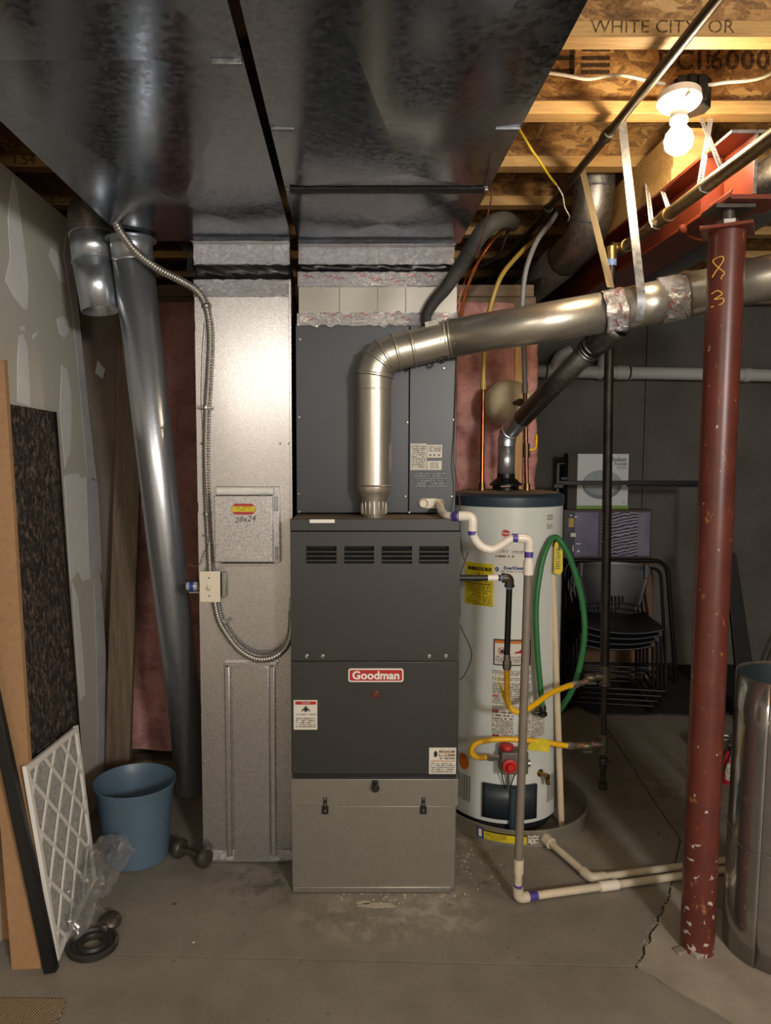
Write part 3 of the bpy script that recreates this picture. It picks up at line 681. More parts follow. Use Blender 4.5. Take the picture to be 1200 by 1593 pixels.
# ------------------------------------------------------------------ furnace
YF = 2.30
X0, X1 = -.185, .345
ZB, ZS, ZT = at(580, 1208, YF).z, at(580, 1028, YF).z, at(580, 807, YF).z
fu = thing('furnace', 'charcoal gas furnace cabinet with a red name badge in the middle of the room', 'furnace', ((X0+X1)/2, YF, ZB))
box('cabinet', char_m, fu, X0, X1, YF+.012, YF+.72, ZB, ZT-.012, .003)
box('top_plate', dust_m, fu, X0+.004, X1-.004, YF+.014, YF+.72, ZT-.012, ZT-.004, .001)
b = MB().box(X0, X1, YF-.002, YF+.012, at(580, 826, YF).z, ZT); b.build('top_rail', char_m, fu, .002)
# upper door with four louvred grilles: a plate with real slots
zu0, zu1 = at(580, 1014, YF).z, at(580, 827, YF).z
gx = [(477, 524), (536, 582), (594, 641), (652, 698)]
gz = [at(580, y, YF).z for y in (849, 876)]
xs = [X0]; 
for a, c_ in gx: xs += [at(a, 860, YF).x, at(c_, 860, YF).x]
xs.append(X1); T0, T1 = YF-.010, YF+.010
b = MB().box(X0, X1, T0, T1, zu0, gz[1]).box(X0, X1, T0, T1, gz[0], zu1)
for i in range(0, len(xs), 2): b.box(xs[i], xs[i+1], T0, T1, gz[1], gz[0])
ud = b.build('upper_door', char_m, fu)
hz = (gz[0]-gz[1])/4
for i in range(4):
    u, v = xs[1+2*i], xs[2+2*i]
    for k in range(3):
        zc = gz[1]+hz*(k+1)
        MB().obox(((u+v)/2, YF-.006, zc), ((v-u)/2, 0, 0), (0, .010, .0035), (0, .0008, .0020)).build('louver', char_m, ud)
    box('grille_backing', dkgap_m, ud, u-.004, v+.004, YF+.0105, YF+.0115, gz[1]-.003, gz[0]+.003, 0)
for (x, y, w, h) in ((558, 856, 30, 5), (553, 871, 26, 4), (617, 870, 7, 7), (634, 858, 14, 6), (685, 856, 20, 5), (508, 862, 26, 4)):
    p = at(x, y, YF+.009); MB().obox(p, (w*.5/480, 0, 0), (0, .001, 0), (0, 0, h*.5/480)).build('burner_glint', zinc_m, ud, .001)
# rail between the doors
box('door_rail', char_m, fu, X0, X1, YF-.002, YF+.012, at(580, 1028, YF).z-.002, zu0-.001, .001)
for x in (477, 502, 668, 694): screw(fu, at(x, 1021, YF-.002), r=.0055)
# lower door
zl1 = at(580, 1029, YF-.012).z
ld = box('lower_door', char_m, fu, X0, X1, YF-.014, YF+.010, ZB+.014, zl1, .003)
box('bottom_rail', black_m, fu, X0+.002, X1-.002, YF-.004, YF+.012, ZB-.002, ZB+.013, .002)
YL = YF-.0142
def rrect(cx, cz, w, h, r, y, n=5):
    P = []
    for sx_, sz_, a0 in ((1, 1, 0), (-1, 1, 90), (-1, -1, 180), (1, -1, 270)):
        for k in range(n+1):
            a = R(a0+90*k/n); P.append(V(cx+sx_*(w/2-r)+r*math.cos(a), y, cz+sz_*(h/2-r)+r*math.sin(a)))
    return P
c = at(585, 1050, YL)
bd = MB().slab(rrect(c.x, c.z, .174, .043, .008, YL-.004), (0, .004, 0)).build('badge', lwhite_m, ld, label='red and white name badge')
MB().slab(rrect(c.x, c.z, .166, .035, .006, YL-.0046), (0, .001, 0)).build('badge_field', redlbl_m, bd)
text('Goodman', .036, face_y(c+V(0, -.0047, -.001), .0003), lwhite_m, bd, bold=.0011, sx=1.03)
c = at(585, 1080, YL)
MB().lathe([(.013, 0), (.013, .004), (.009, .006), (.008, .003), (0.0005, .003)], c, (0, -1, 0), 20).build('sight_glass', mat('smoky_red_glass', (96, 52, 46), .15), ld)
def label_plate(name, parent, x0, y0, x1, y1, Y, material, lab=None):
    p, q = at(x0, y0, Y), at(x1, y1, Y)
    return MB().slab([(p.x, Y-.0006, q.z), (q.x, Y-.0006, q.z), (q.x, Y-.0006, p.z), (p.x, Y-.0006, p.z)], (0, .0005, 0)).build(name, material, parent, smooth=False, label=lab)
def sub_rect(name, parent, x0, y0, x1, y1, Y, material, k=1):
    p, q = at(x0, y0, Y), at(x1, y1, Y); y = Y-.0006-.0003*k
    return MB().slab([(p.x, y, q.z), (q.x, y, q.z), (q.x, y, p.z), (p.x, y, p.z)], (0, .0002, 0)).build(name, material, parent, smooth=False)
# red safety label low on the left of the lower door
L = label_plate('warning_label', ld, 457, 1089, 494, 1135, YL, paper_m, 'white label with a red heading band')
sub_rect('heading_band', L, 459.5, 1091, 492, 1096, YL, redlbl_m); sub_rect('print', L, 460, 1109, 491.5, 1132, YL, 'fine_print')
text('! DANGER', .006, face_y(at(476, 1093.5, YL-.0012)), lwhite_m, L)
c = at(476, 1103, YL-.0011); b = MB()
b.add([face_y(c)(u*.011, v*.011) for u, v in [(math.cos(i*.5236)*.32, .55+math.sin(i*.5236)*.32) for i in range(12)]], [tuple(range(12))])
b.add([face_y(c)(u*.011, v*.011) for u, v in ((-1.3, -.5), (-.5, .35), (.5, .35), (1.3, -.5), (1.05, -.75), (.5, -.2), (.35, -.8), (-.35, -.8), (-.5, -.2), (-1.05, -.75))], [tuple(range(10))])
b.build('pictogram', ink_m, L, smooth=False, kind='stuff')
L = label_plate('data_label', ld, 668, 1163, 709.5, 1204, YL, paper_m, 'white label with brown bands')
sub_rect('print', L, 670, 1187, 708, 1203, YL, 'fine_print'); sub_rect('print_lines', L, 683, 1164.5, 708, 1181, YL, 'fine_print_big')
b = MB(); c = at(678, 1173, YL-.0011)
b.add([face_y(c)(.006*math.cos(i*.5236), .0105*math.sin(i*.5236)) for i in range(12)], [tuple(range(12))]); b.build('pictogram', ink_m, L, smooth=False)
brown_m = mat('brown_band', (168, 136, 100), .5)
for y in (1170, 1175.5, 1183): sub_rect('print_band', L, 683 if y < 1180 else 670, y, 708, y+1.6, YL, brown_m, 2)
sub_rect('rating_strip', fu, 482, 808, 521, 813.5, YF-.002, lwhite_m)

# ------------------------------------------------------------------ plenum base under the furnace
ba = thing('return_air_box', 'galvanized return base box standing on the floor under the furnace', 'base', ((X0+X1)/2, YF, 0))
box('body', 'plenum_base_steel', ba, X0, X1, YF+.004, YF+.72, .001, ZB-.003, .002)
zc = at(580, 1252, YF).z
box('upper_front', 'plenum_base_steel', ba, X0-.004, X1+.004, YF-.010, YF+.003, zc, ZB-.004, .002)
cv = box('cover_panel', 'plenum_base_steel', ba, X0-.001, X1-.004, YF-.006, YF+.003, .012, zc-.001, .002)
box('bottom_hem', 'plenum_base_steel', ba, X0, X1-.014, YF-.012, YF+.003, .002, .022, .003)
for x in (506, 659):
    p = at(x, 1245, YF-.011); q = at(x, 1260, YF-.011)
    cl = box('latch_clip', black_m, ba, p.x-.006, p.x+.006, YF-.014, YF-.006, q.z, p.z+.010, .002)
    box('clip_plate', black_m, cl, p.x-.0105, p.x+.0105, YF-.013, YF-.006, q.z-.014, q.z+.013, .001)
    for dz in (.006, -.012, -.033): screw(cl, (p.x, YF-.0142, p.z+dz), r=.0028)
p = at(584, 1222, YF-.011)
kb = MB().lathe([(.008, 0), (.008, .012), (.0125, .014), (.0125, .024), (.010, .027), (0.001, .027)], p, (0, -1, 0), 20).build('latch_knob', black_m, ba)
box('latch_tab', black_m, kb, p.x-.009, p.x+.009, YF-.018, YF-.008, p.z, p.z+.018, .003)

# ------------------------------------------------------------------ evaporator coil cabinet and plenum above the furnace
YC = 2.50
cx0, cx1, cxs = at(461, 700, YC).x, at(710, 700, YC).x, at(636.5, 700, YC).x
cz0, cz1 = ZT+.0, at(580, 503, YC).z
co_ = thing('coil_cabinet', 'dark grey evaporator coil cabinet behind the flue pipe, on top of the furnace', 'cabinet', ((cx0+cx1)/2, YC, cz0))
box('body', coil_m, co_, cx0+.003, cx1-.003, YC+.014, YC+.52, cz0, cz1-.002, .002)
box('left_panel', coil_m, co_, cx0, cxs-.0008, YC, YC+.013, cz0+.002, cz1-.002, .002)
rp = box('right_panel', coil_m, co_, cxs+.0008, cx1, YC, YC+.013, cz0+.002, cz1-.002, .002)
for x, y in ((467, 528), (466, 649), (465, 768), (466, 796), (634, 657), (631, 772), (706, 653), (703, 772), (691, 573), (637, 797)): screw(co_, at(x, y, YC), r=.004)
L = label_plate('data_plate', rp, 639, 690, 664, 731, YC, paper_m, 'cream data plate'); sub_rect('print', L, 640.5, 692, 662.5, 729, YC, 'fine_print')
L = label_plate('spec_label', rp, 665, 692, 688, 712, YC, paper_m, 'small cream label'); sub_rect('print', L, 667, 694, 686, 703, YC, 'fine_print')
for x in (670, 676, 683): poly('certification_mark', [(math.cos(i*.6283)*.0035, math.sin(i*.6283)*.0035) for i in range(10)], face_y(at(x, 708, YC), .0011), greyink_m, L)
L = label_plate('barcode_label', rp, 665, 717, 687.5, 731, YC, paper_m, 'small cream barcode label'); sub_rect('barcode', L, 669, 719, 684, 729, YC, 'barcode')
sub_rect('embossed_print', rp, 646, 734, 694, 742, YC, 'fine_print_dark'); sub_rect('embossed_print', rp, 646, 744, 694, 757, YC, 'fine_print_dark')
# condensate port plate
c = at(671, 783, YC); pp = MB().slab(rrect(c.x, c.z, .088, .034, .0165, YC-.006), (0, .006, 0)).build('drain_plate', cream_m, rp, .002)
c2 = at(659, 783, YC-.006); MB().pipe(c2, c2+V(0, -.006, 0), .0145, .0125, 20).build('drain_plug', cream_m, pp)
MB().lathe([(.0125, 0), (.0125, .003), (.001, .003)], c2, (0, -1, 0), 18).build('drain_cap', cream_m, pp)
MB().pipe(c2+V(0, -.0066, 0), c2+V(0, -.0060, 0), .0150, .0132, 24).build('drain_ring', soot_m, pp)
c3 = at(683, 783, YC-.006); MB().pipe(c3+V(0, -.0008, 0), c3, .0165, .0145, 24).build('port_ring', soot_m, pp)
# supply plenum above with foil joints and the black connector
px0, px1 = at(465, 470, YC).x, at(711, 470, YC).x
pz1 = at(580, 425, YC).z
pl = thing('supply_plenum', 'short galvanized plenum with red-lettered foil tape between coil cabinet and black connector', 'duct', ((px0+px1)/2, YC, cz1))
def fnp(i, j):
    x = px0+(px1-px0)*i; z = cz1+(pz1-cz1)*j
    return V(x, YC+.002+.003*noise.noise(V(x*9, z*5, 8))*math.sin(i*math.pi), z)
MB().grid(fnp, 30, 8).build('front_panel', 'plenum_base_steel', pl)
box('side_panel', 'plenum_base_steel', pl, px0, px0+.002, YC+.002, YC+.5, cz1, pz1, 0); box('side_panel', 'plenum_base_steel', pl, px1-.002, px1, YC+.002, YC+.5, cz1, pz1, 0)
for x in (529, 589, 632): 
    p = at(x, 460, YC); box('panel_crease', 'plenum_base_steel', pl, p.x-.002, p.x+.002, YC-.0015, YC+.003, cz1+.02, pz1-.03, .001)
foil('foil_tape', pl, px0-.003, px1+.003, at(580, 446, YC).z, pz1+.004, YC+.001, .003, seed=4)
foil('foil_tape', pl, px0-.006, px1+.002, at(580, 507, YC).z, at(580, 487, YC).z, YC-.001, .006, seed=6, wob=.010)
connector(pl, px0+.003, px1-.003, pz1-.002, at(580, 405, YC).z, YC+.004, .25, 4)
random.seed(5)
b = MB()
for zc_, n in ((at(580, 433, YC).z, 9), (at(580, 494, YC).z, 8)):        # red printing that repeats along the tape
    for k in range(n):
        x = px0+.03+(px1-px0-.06)*(k+random.uniform(-.2, .2))/(n-1); z = zc_+random.uniform(-.010, .010)
        a = random.uniform(-.5, -.1)
        for q in range(4):
            l0, l1 = V((q*.009)-.018, 0, -.004+.008*(q % 2)), V((q+1)*.009-.018, 0, .004-.008*(q % 2)); rot = Matrix.Rotation(-a, 3, 'Y')
            l0, l1 = rot @ l0+V(x, YC-.0080, z), rot @ l1+V(x, YC-.0080, z)
            b.add([l0-V(0, 0, .0014), l1-V(0, 0, .0014), l1+V(0, 0, .0014), l0+V(0, 0, .0014)], [(0, 1, 2, 3)])
b.build('tape_print', foilred_m, pl, smooth=False, kind='stuff')

# ------------------------------------------------------------------ furnace flue
YV = 2.415
ft = thing('furnace_flue', 'galvanized flue pipe rising from the furnace top and running right below two straps', 'flue', at(580, 800, YV))
p0 = at(582, 803, YV); vx = p0.x; r1 = .0565
zA, zB_, zC = at(582, 762, YV).z, at(582, 583, YV).z, 0
MB().lathe([(.0360, -.012), (.0365, .004), (.0400, .020), (.0430, .060), (.0520, .082), (r1+.001, .094), (r1+.001, .104)], V(vx, YV, ZT-.006), (0, 0, 1), 32).build('reducer', oldp_m if False else vent_m, ft)
b = MB()                                                # crimps of the reducer
for k in range(16):
    a = 2*math.pi*k/16; d = V(math.cos(a), math.sin(a), 0); t = V(-d.y, d.x, 0)
    b.obox(V(vx, YV, ZT+.028)+d*.0405, d*.0022, t*.003, V(0, 0, .022))
b.build('crimp_ribs', vent_m, ft, .001, kind='stuff')
zv0 = ZT+.094
MB().lathe([(r1, 0), (r1, zB_-zv0), (r1-.002, zB_-zv0), (r1-.002, 0)], V(vx, YV, zv0), (0, 0, 1), 40, True).build('vertical_pipe', 'vent_steel', ft)
MB().lathe([(r1+.0005, 0), (r1+.003, .003), (r1+.0005, .006)], V(vx, YV, zv0+.002), (0, 0, 1), 40).build('bead', 'vent_steel', ft)
def collar(parent, c, d, r, w=.004, h=.003, name='seam_bead', material='vent_steel', n=40):
    d = Vector(d).normalized(); c = Vector(c)
    return MB().lathe([(r, -w), (r+h, -w*.35), (r+h, w*.35), (r, w)], c, d, n).build(name, material, parent)
# gored elbow with raised seams
path = spline([V(vx, YV, zB_-.03), V(vx, YV, zB_-.002), at(588, 566, YV), at(599, 555, YV), at(616, 548, YV), at(640, 542, YV), at(664, 536, YV), at(699, 527, YV)], 5)
MB().tube(path, r1+.0012, 44, False).build('elbow', 'vent_steel', ft)
for i in (5, 11, 15, 20, 25): collar(ft, path[i], path[i+1]-path[i-1], r1+.001, .0055, .006)
cz = at(582, 606, YV).z; collar(ft, (vx, YV, cz), (0, 0, 1), r1, .002, .001)
# adapter to the big pipe and the long run
EV = at(1128, 446, 2.235); ND = at(698, 527, YV)
dr = (EV-ND).normalized(); r2 = .0605
MB().tube([path[-8], ND+dr*.01], r1+.0005, 40, False).build('adapter', 'vent_steel', ft)
for s_ in (-.050, -.008, .006): collar(ft, ND+dr*s_, dr, r1+.003 if s_ > -.05 else r1)
J1, J2 = at(972, 481, 2.262), at(1052, 464, 2.25)
MB().tube([ND+dr*.004, J1], r2, 48, False).build('long_pipe', 'vent_steel', ft, solid=.001)
MB().tube([J1-dr*.012, J2], r2+.002, 48, False).build('tee_pipe', 'vent_steel', ft, solid=.001)
END = J2+dr*.80+V(0, 0, .03)
MB().tube([J2-dr*.012, END], r2+.004, 48, False).build('far_pipe', 'vent_steel', ft, solid=.001)
def foil_band(parent, c, d, w, r, seed, name='foil_tape', material='foil_tape'):
    d = Vector(d).normalized(); u = d.orthogonal().normalized(); v = d.cross(u)
    def fn(i, j):
        a = 2*math.pi*i; rr = r+.003+.004*abs(noise.noise(V(math.cos(a)*3+seed, math.sin(a)*3, j*4)))
        off = (j-.5)*w+.006*noise.noise(V(math.cos(a)*2, math.sin(a)*2, seed+j*5))
        return Vector(c)+d*off+(u*math.cos(a)+v*math.sin(a))*rr
    return MB().grid(fn, 60, 8).build(name, material, parent, solid=.0006, ang=60)
f1 = foil_band(ft, J1-dr*.030, dr, .060, r2+.001, 2); f2 = foil_band(ft, J2-dr*.010, dr, .074, r2+.003, 7)
random.seed(3)
for fo, c, w in ((f1, J1-dr*.030, .05), (f2, J2-dr*.010, .065)):     # red print along the tape
    b = MB(); u = V(0, -1, 0); u = (u-dr*u.dot(dr)).normalized(); v = dr.cross(u)
    for k in range(12):
        a = random.uniform(-1.1, 1.1); q = Vector(c)+dr*random.uniform(-w/2, w/2)+(u*math.cos(a)+v*math.sin(a))*(r2+.0085)
        tn = (-u*math.sin(a)+v*math.cos(a)); b.obox(q, tn*random.uniform(.004, .010)+dr*.003, dr*.0012, (u*math.cos(a)+v*math.sin(a))*.0004)
    b.build('tape_print', foilred_m, fo, kind='stuff')
for (t_, a) in ((.02, .4), (.02, -.6), (-.02, .1), (-.055, .3)):
    u = V(0, -1, 0); u = (u-dr*u.dot(dr)).normalized(); v = dr.cross(u); d = u*math.cos(a)+v*math.sin(a)
    screw(ft, ND+dr*t_+d*(r2+.001), d, .003)
# label and hanging hook under the adapter
c = at(670, 510, YV)+V(0, -.0600, 0)
MB().slab([c+V(-.022, .004, -.008), c+V(.020, .002, .001), c+V(.018, .010, .018), c+V(-.024, .012, .009)], (0, .0005, 0)).build('barcode_label', 'barcode', ft, smooth=False)
h0 = at(690, 556, YV-.02); MB().tube(spline([h0+V(.014, 0, .02), h0+V(.008, 0, .004), h0+V(.0, 0, -.012), h0+V(-.010, 0, -.016), h0+V(-.016, 0, -.006), h0+V(-.012, 0, .006)], 5), .004, 8).build('wire_hook', black_m, ft)

# ------------------------------------------------------------------ water heater
HX, HY, HR = .605, 2.85, .213
hz0, hz1 = .048, at(790, 787, HY-HR).z
wh = thing('water_heater', 'tall white gas water heater standing in a metal pan beside the furnace', 'water heater', (HX, HY, hz0))
MB().lathe([(HR-.010, 0), (HR, .004), (HR, hz1-hz0)], (HX, HY, hz0), (0, 0, 1), 72).build('tank_jacket', 'white_enamel', wh)
cap = MB().lathe([(HR+.003, 0), (HR+.004, .004), (HR+.004, .034), (HR-.006, .042), (HR-.03, .046), (.002, .052)], (HX, HY, hz1-.006), (0, 0, 1), 72).build('top_cap', capgr_m, wh)
MB().lathe([(HR-.018, 0), (HR-.03, .003), (.002, .008)], (HX, HY, hz1+.0395), (0, 0, 1), 60).build('dust_film', dust_m, cap)
ztop = hz1+.046
def hcyl(x, y, lift=0.0):
    """point of the jacket under a pixel -> (angle from -Y, z)"""
    r = ray(x, y); o = V(-HX, -HY, 0); dx, dy = r[0], r[1]; rr = HR+lift
    A_ = dx*dx+dy*dy; B_ = 2*(o.x*dx+o.y*dy); C_ = o.x*o.x+o.y*o.y-rr*rr
    t = (-B_-math.sqrt(max(0, B_*B_-4*A_*C_)))/(2*A_); return math.atan2(r[0]*t-HX, -(r[1]*t-HY)), CAM_H+r[2]*t
def hpt(a, z, lift=.0008): return V(HX+(HR+lift)*math.sin(a), HY-(HR+lift)*math.cos(a), z)
def hface(x, y, lift=.0016):
    a0, z0 = hcyl(x, y); return lambda u, v: hpt(a0+u/HR, z0+v, lift)
def hlabel(name, x0, y0, x1, y1, material, parent, lift=.0008, lab=None):
    a0, z1_ = hcyl(x0, (y0+y1)/2); a1, _ = hcyl(x1, (y0+y1)/2); xm = (x0+x1)/2; zt_ = hcyl(xm, y0)[1]; zb_ = hcyl(xm, y1)[1]
    return rect_on(lambda a, z: hpt(a, z, lift), a0, a1, zb_, zt_, 12, 1).build(name, material, parent, label=lab)
def htext(s, x, y, size, material, parent, **k): return text(s, size, hface(x, y, k.pop('lift', .0022)), material, parent, **k)
px = 1/ (FPX/2.64)
eg = hlabel('energy_label', 724, 876, 768, 942, 'yellow_tag', wh, lab='yellow energy label')
htext('ENERGYGUIDE', 746, 885, .0165, ink_m, eg, bold=.0009, sx=.86); hlabel('print', 727, 896, 765, 941, 'fine_print_yellow', eg, .0013)
b = MB(); f = hface(746, 896, .0022); b.add([f(-.0012, .012), f(.0012, .012), f(.0012, .002), f(.004, .002), f(0, -.006), f(-.004, .002), f(-.0012, .002)], [tuple(range(7))]); b.build('arrow', ink_m, eg, smooth=False)
f = hface(746, 908, .0022); MB().grid(lambda i, j: f(-.040+.08*i, -.001+.002*j), 8, 1).build('scale_bar', ink_m, eg)
ml = hlabel('model_label', 768, 848, 818, 876, paper_m, wh)
htext('FURY', 782, 858, .017, greyink_m, ml, sx=1.1); hlabel('print', 771, 863, 800, 874, 'fine_print_big', ml, .0013); hlabel('print', 796, 857, 815, 861, 'fine_print', ml, .0013)
ek = hlabel('feature_label', 768, 877, 822, 893, paper_m, wh)
htext('EverKleen', 800, 884, .0175, blueink_m, ek, bold=.0007, sx=1.0); hlabel('print', 779, 888.5, 820, 891.5, 'fine_print', ek, .0013)
f = hface(773.5, 885.5, .0024); MB().add([f(.007*math.cos(i*.45), .009*math.sin(i*.45)) for i in range(14)], [tuple(range(14))]).build('round_emblem', blueink_m, ek, smooth=False)
f = hface(773.5, 885.5, .0028); b = MB(); b.add([f(.003*math.cos(i*.6+2)*(1-i*.05)-.001, -.006+.0017*i) for i in range(7)]+[f(.003*math.cos(i*.6+2)*(1-i*.05)+.0012, -.006+.0017*i) for i in range(6, -1, -1)], [tuple(range(14))]); b.build('emblem_wave', lwhite_m, ek, smooth=False)
rb = MB(); f = hface(787, 829.5, .0014); rb.add([f(.0145*math.cos(i*.2618), .0125*math.sin(i*.2618)) for i in range(24)], [tuple(range(24))]); rb = rb.build('brand_badge', redlbl_m, wh, smooth=False, label='round red badge'); htext('Rheem', 787, 829.5, .009, lwhite_m, rb, lift=.002, bold=.0001)
sl = hlabel('serial_label', 851, 801, 860, 824, 'fine_print', wh)
wl_ = hlabel('warning_label', 768, 995, 826, 1036, ink_m, wh, lab='warning label with black border'); hlabel('label_field', 770, 997, 824, 1034, paper_m, wl_, .0012); hlabel('heading_band', 770, 997, 824, 1001.5, oran_m, wl_, .0016)
hlabel('print', 771, 1021, 823, 1033, 'fine_print', wl_, .0016)
b = MB(); f = hface(810, 1014, .0022)
b.add([f(u*.026, v*.026) for u, v in ((-.9, -.25), (-.5, .1), (-.3, 0), (0, .35), (.15, .05), (.4, .5), (.5, .1), (.7, .3), (.75, -.25))], [tuple(range(9))]); b.build('flame_pictogram', redlbl_m, wl_, smooth=False)
f = hface(781, 1013, .0022); b = MB()
for i in range(20):
    a0, a1 = i*math.pi/10, (i+1)*math.pi/10; b.add([f(.011*math.cos(a0), .012*math.sin(a0)), f(.0135*math.cos(a0), .0145*math.sin(a0)), f(.0135*math.cos(a1), .0145*math.sin(a1)), f(.011*math.cos(a1), .012*math.sin(a1))], [(0, 1, 2, 3)])
b.add([f(-.0095, .008), f(-.008, .0095), f(.0095, -.008), f(.008, -.0095)], [(0, 1, 2, 3)]); b.build('prohibition_ring', redlbl_m, wl_, smooth=False)
f = hface(781, 1013, .002); MB().add([f(-.006, -.008), f(.008, -.008), f(.008, .004), f(.002, .008), f(-.006, .002)], [(0, 1, 2, 3, 4)]).build('can_pictogram', ink_m, wl_, smooth=False)
il = hlabel('instruction_label', 766, 1044, 826, 1146, 'fine_print', wh)
for y in (1081, 1104, 1143): hlabel('red_band', 766.5, y, 776, y+2.2, redlbl_m, il, .0013)
hlabel('print', 766.5, 1106, 822, 1120, 'fine_print_big', il, .0012)
hlabel('clear_tape', 799, 1104, 805, 1142, mat('tape_white', (200, 206, 206), .25), il, .0014)
il2 = hlabel('instruction_label', 827, 1095, 847, 1146, 'fine_print', wh)
f = hface(722, 1184, .0014); MB().add([f(.026*math.cos(i*.2244), .031*math.sin(i*.2244)) for i in range(28)], [tuple(range(28))]).build('round_sticker', oran_m, wh, smooth=False, label='round orange sticker')
for (x0, x1) in ((713, 732), (851, 866)): hlabel('air_screen', x0, 1204, x1, 1244, 'perforated_screen', wh)
# burner door with centre fin
bd_ = MB(); a0, a1 = hcyl(752, 1240)[0], hcyl(833, 1240)[0]; za, zb = hcyl(790, 1274)[1], hcyl(790, 1221)[1]
bd_.grid(lambda i, j: hpt(a0+(a1-a0)*i, za+(zb-za)*j, .006), 14, 1); bd_ = bd_.build('burner_door', mat('slate_door', (40, 48, 54), .4), wh, solid=.010)
am = (hcyl(797, 1240)[0]); MB().cyl(hpt(am, za-.030, .012), hpt(am, zb-.006, .012), .014, 18).build('door_fin', capgr_m, bd_)
# gas control valve
vp = hpt(hcyl(795, 1180)[0], hcyl(795, 1180)[1], .035); gv = MB()
vz1, vz0 = hcyl(795, 1160)[1], hcyl(795, 1194)[1]; vxa, vxb = at(778, 1180, 2.60).x, at(820, 1180, 2.60).x
gv = box('gas_valve', mat('valve_grey', (100, 96, 90), .5, .3), wh, vxa, vxb, vp.y-.030, vp.y+.034, vz0, vz1, .006)
c = V(at(793, 1191, 2.57).x, vp.y-.031, at(793, 1191, 2.57).z)
MB().lathe([(.023, 0), (.0255, .004), (.0255, .010), (.016, .012), (.014, .024), (.010, .028), (.002, .028)], c, (0, -1, 0), 26).build('thermostat_dial', redknob_m, gv)
cc = V(at(790, 1157, 2.59).x, vp.y, vz1); MB().lathe([(.018, 0), (.020, .006), (.026, .008), (.024, .018), (.010, .022), (.002, .022)], cc, (0, 0, 1), 14).build('gas_cock_knob', redknob_m, gv)
MB().cyl(V(vxb, vp.y, (vz0+vz1)/2-.01), V(vxb+.012, vp.y, (vz0+vz1)/2-.01), .013, 12).build('plug', 'zinc_hardware', gv)
# pilot and thermocouple tubes
for k, (xa, xb) in enumerate(((781, 789), (793, 794), (806, 796))):
    P = [V(at(xa, 1196, 2.6).x, vp.y-.01, at(xa, 1196, 2.6).z), V(at((xa+xb)/2-2+k, 1212, 2.6).x, HY-HR-.02, at(790, 1212, 2.6).z), V(at(xb, 1232, 2.6).x, HY-HR-.012, at(790, 1232, 2.6).z)]
    MB().tube(spline(P, 5), .0045 if k == 1 else .0022, 8).build('pilot_tube', 'zinc_hardware' if k == 1 else blkmet_m, wh)
# drain cock
dp = hpt(*hcyl(840, 1202)); dd = V(math.sin(hcyl(840, 1202)[0]), -math.cos(hcyl(840, 1202)[0]), 0)
dc = MB().lathe([(.014, 0), (.014, .004), (.008, .006), (.008, .026), (.011, .028), (.011, .042), (.007, .044)], dp, dd, 16).build('drain_cock', brass_m, wh)
MB().cyl(dp+dd*.034, dp+dd*.036+V(.006, 0, -.030), .008, 12).build('drain_spout', brass_m, dc)
# draft hood on four legs
dx, dy = at(787, 760, HY).x, HY
hd = MB().lathe([(.061, 0), (.061, .006), (.034, .030), (.034, .046)], (dx, dy, ztop+.018), (0, 0, 1), 36).build('draft_hood', blkmet_m, wh)
for k in range(4):
    a = R(45+90*k); MB().obox((dx+.050*math.cos(a), dy+.050*math.sin(a), ztop+.010), V(math.cos(a), math.sin(a), 0)*.004, V(-math.sin(a), math.cos(a), 0)*.008, V(0, 0, .014)).build('hood_leg', blkmet_m, hd)
MB().lathe([(.04, 0), (.04, .008), (.025, .010)], (dx, dy, ztop+.001), (0, 0, 1), 28).build('flue_collar', blkmet_m, hd)

# heater vent connector
hv = thing('water_heater_vent', 'narrow dark vent pipe slanting from the water heater up to the main flue', 'flue', (dx, dy, ztop+.05))
zel = at(787, 692, HY).z
MB().tube([V(dx, dy, ztop+.050), V(dx, dy, zel)], .0325, 32, False).build('vertical_pipe', pipe_m, hv, solid=.001)
P1 = at(800, 664, 2.80); P2 = at(925, 536, 2.36)
e2 = bend([V(dx, dy, zel-.005), V(dx+.004, dy, zel+.045), P1+(P2-P1)*.12], .05, 4)
for i in range(len(e2)-1): MB().tube([e2[i], e2[i+1]], .0335, 32, False).build('elbow_gore', pipe_m, hv)
for i in (1, 3, 5): collar(hv, e2[min(i, len(e2)-1)], e2[min(i, len(e2)-2)+1]-e2[min(i, len(e2)-2)-1], .0335, .003, .003, material=pipe_m, n=32)
MB().tube([e2[-1], P2], .0335, 36, False).build('slanting_pipe', vary_m, hv, solid=.001)
dd2 = (P2-P1).normalized()
TJ = J1+V(-.012, 0, -.052)
MB().tube(bend([P2-dd2*.03, P2+(TJ-P2)*.55+V(.0, 0, -.006), TJ], .04, 4), .0355, 32, False).build('adapter', vary_m, hv, solid=.001)
for s_ in (-.035, -.022, -.004): collar(hv, P2+dd2*s_, dd2, .036, .004, .003, material=vary_m, n=32)
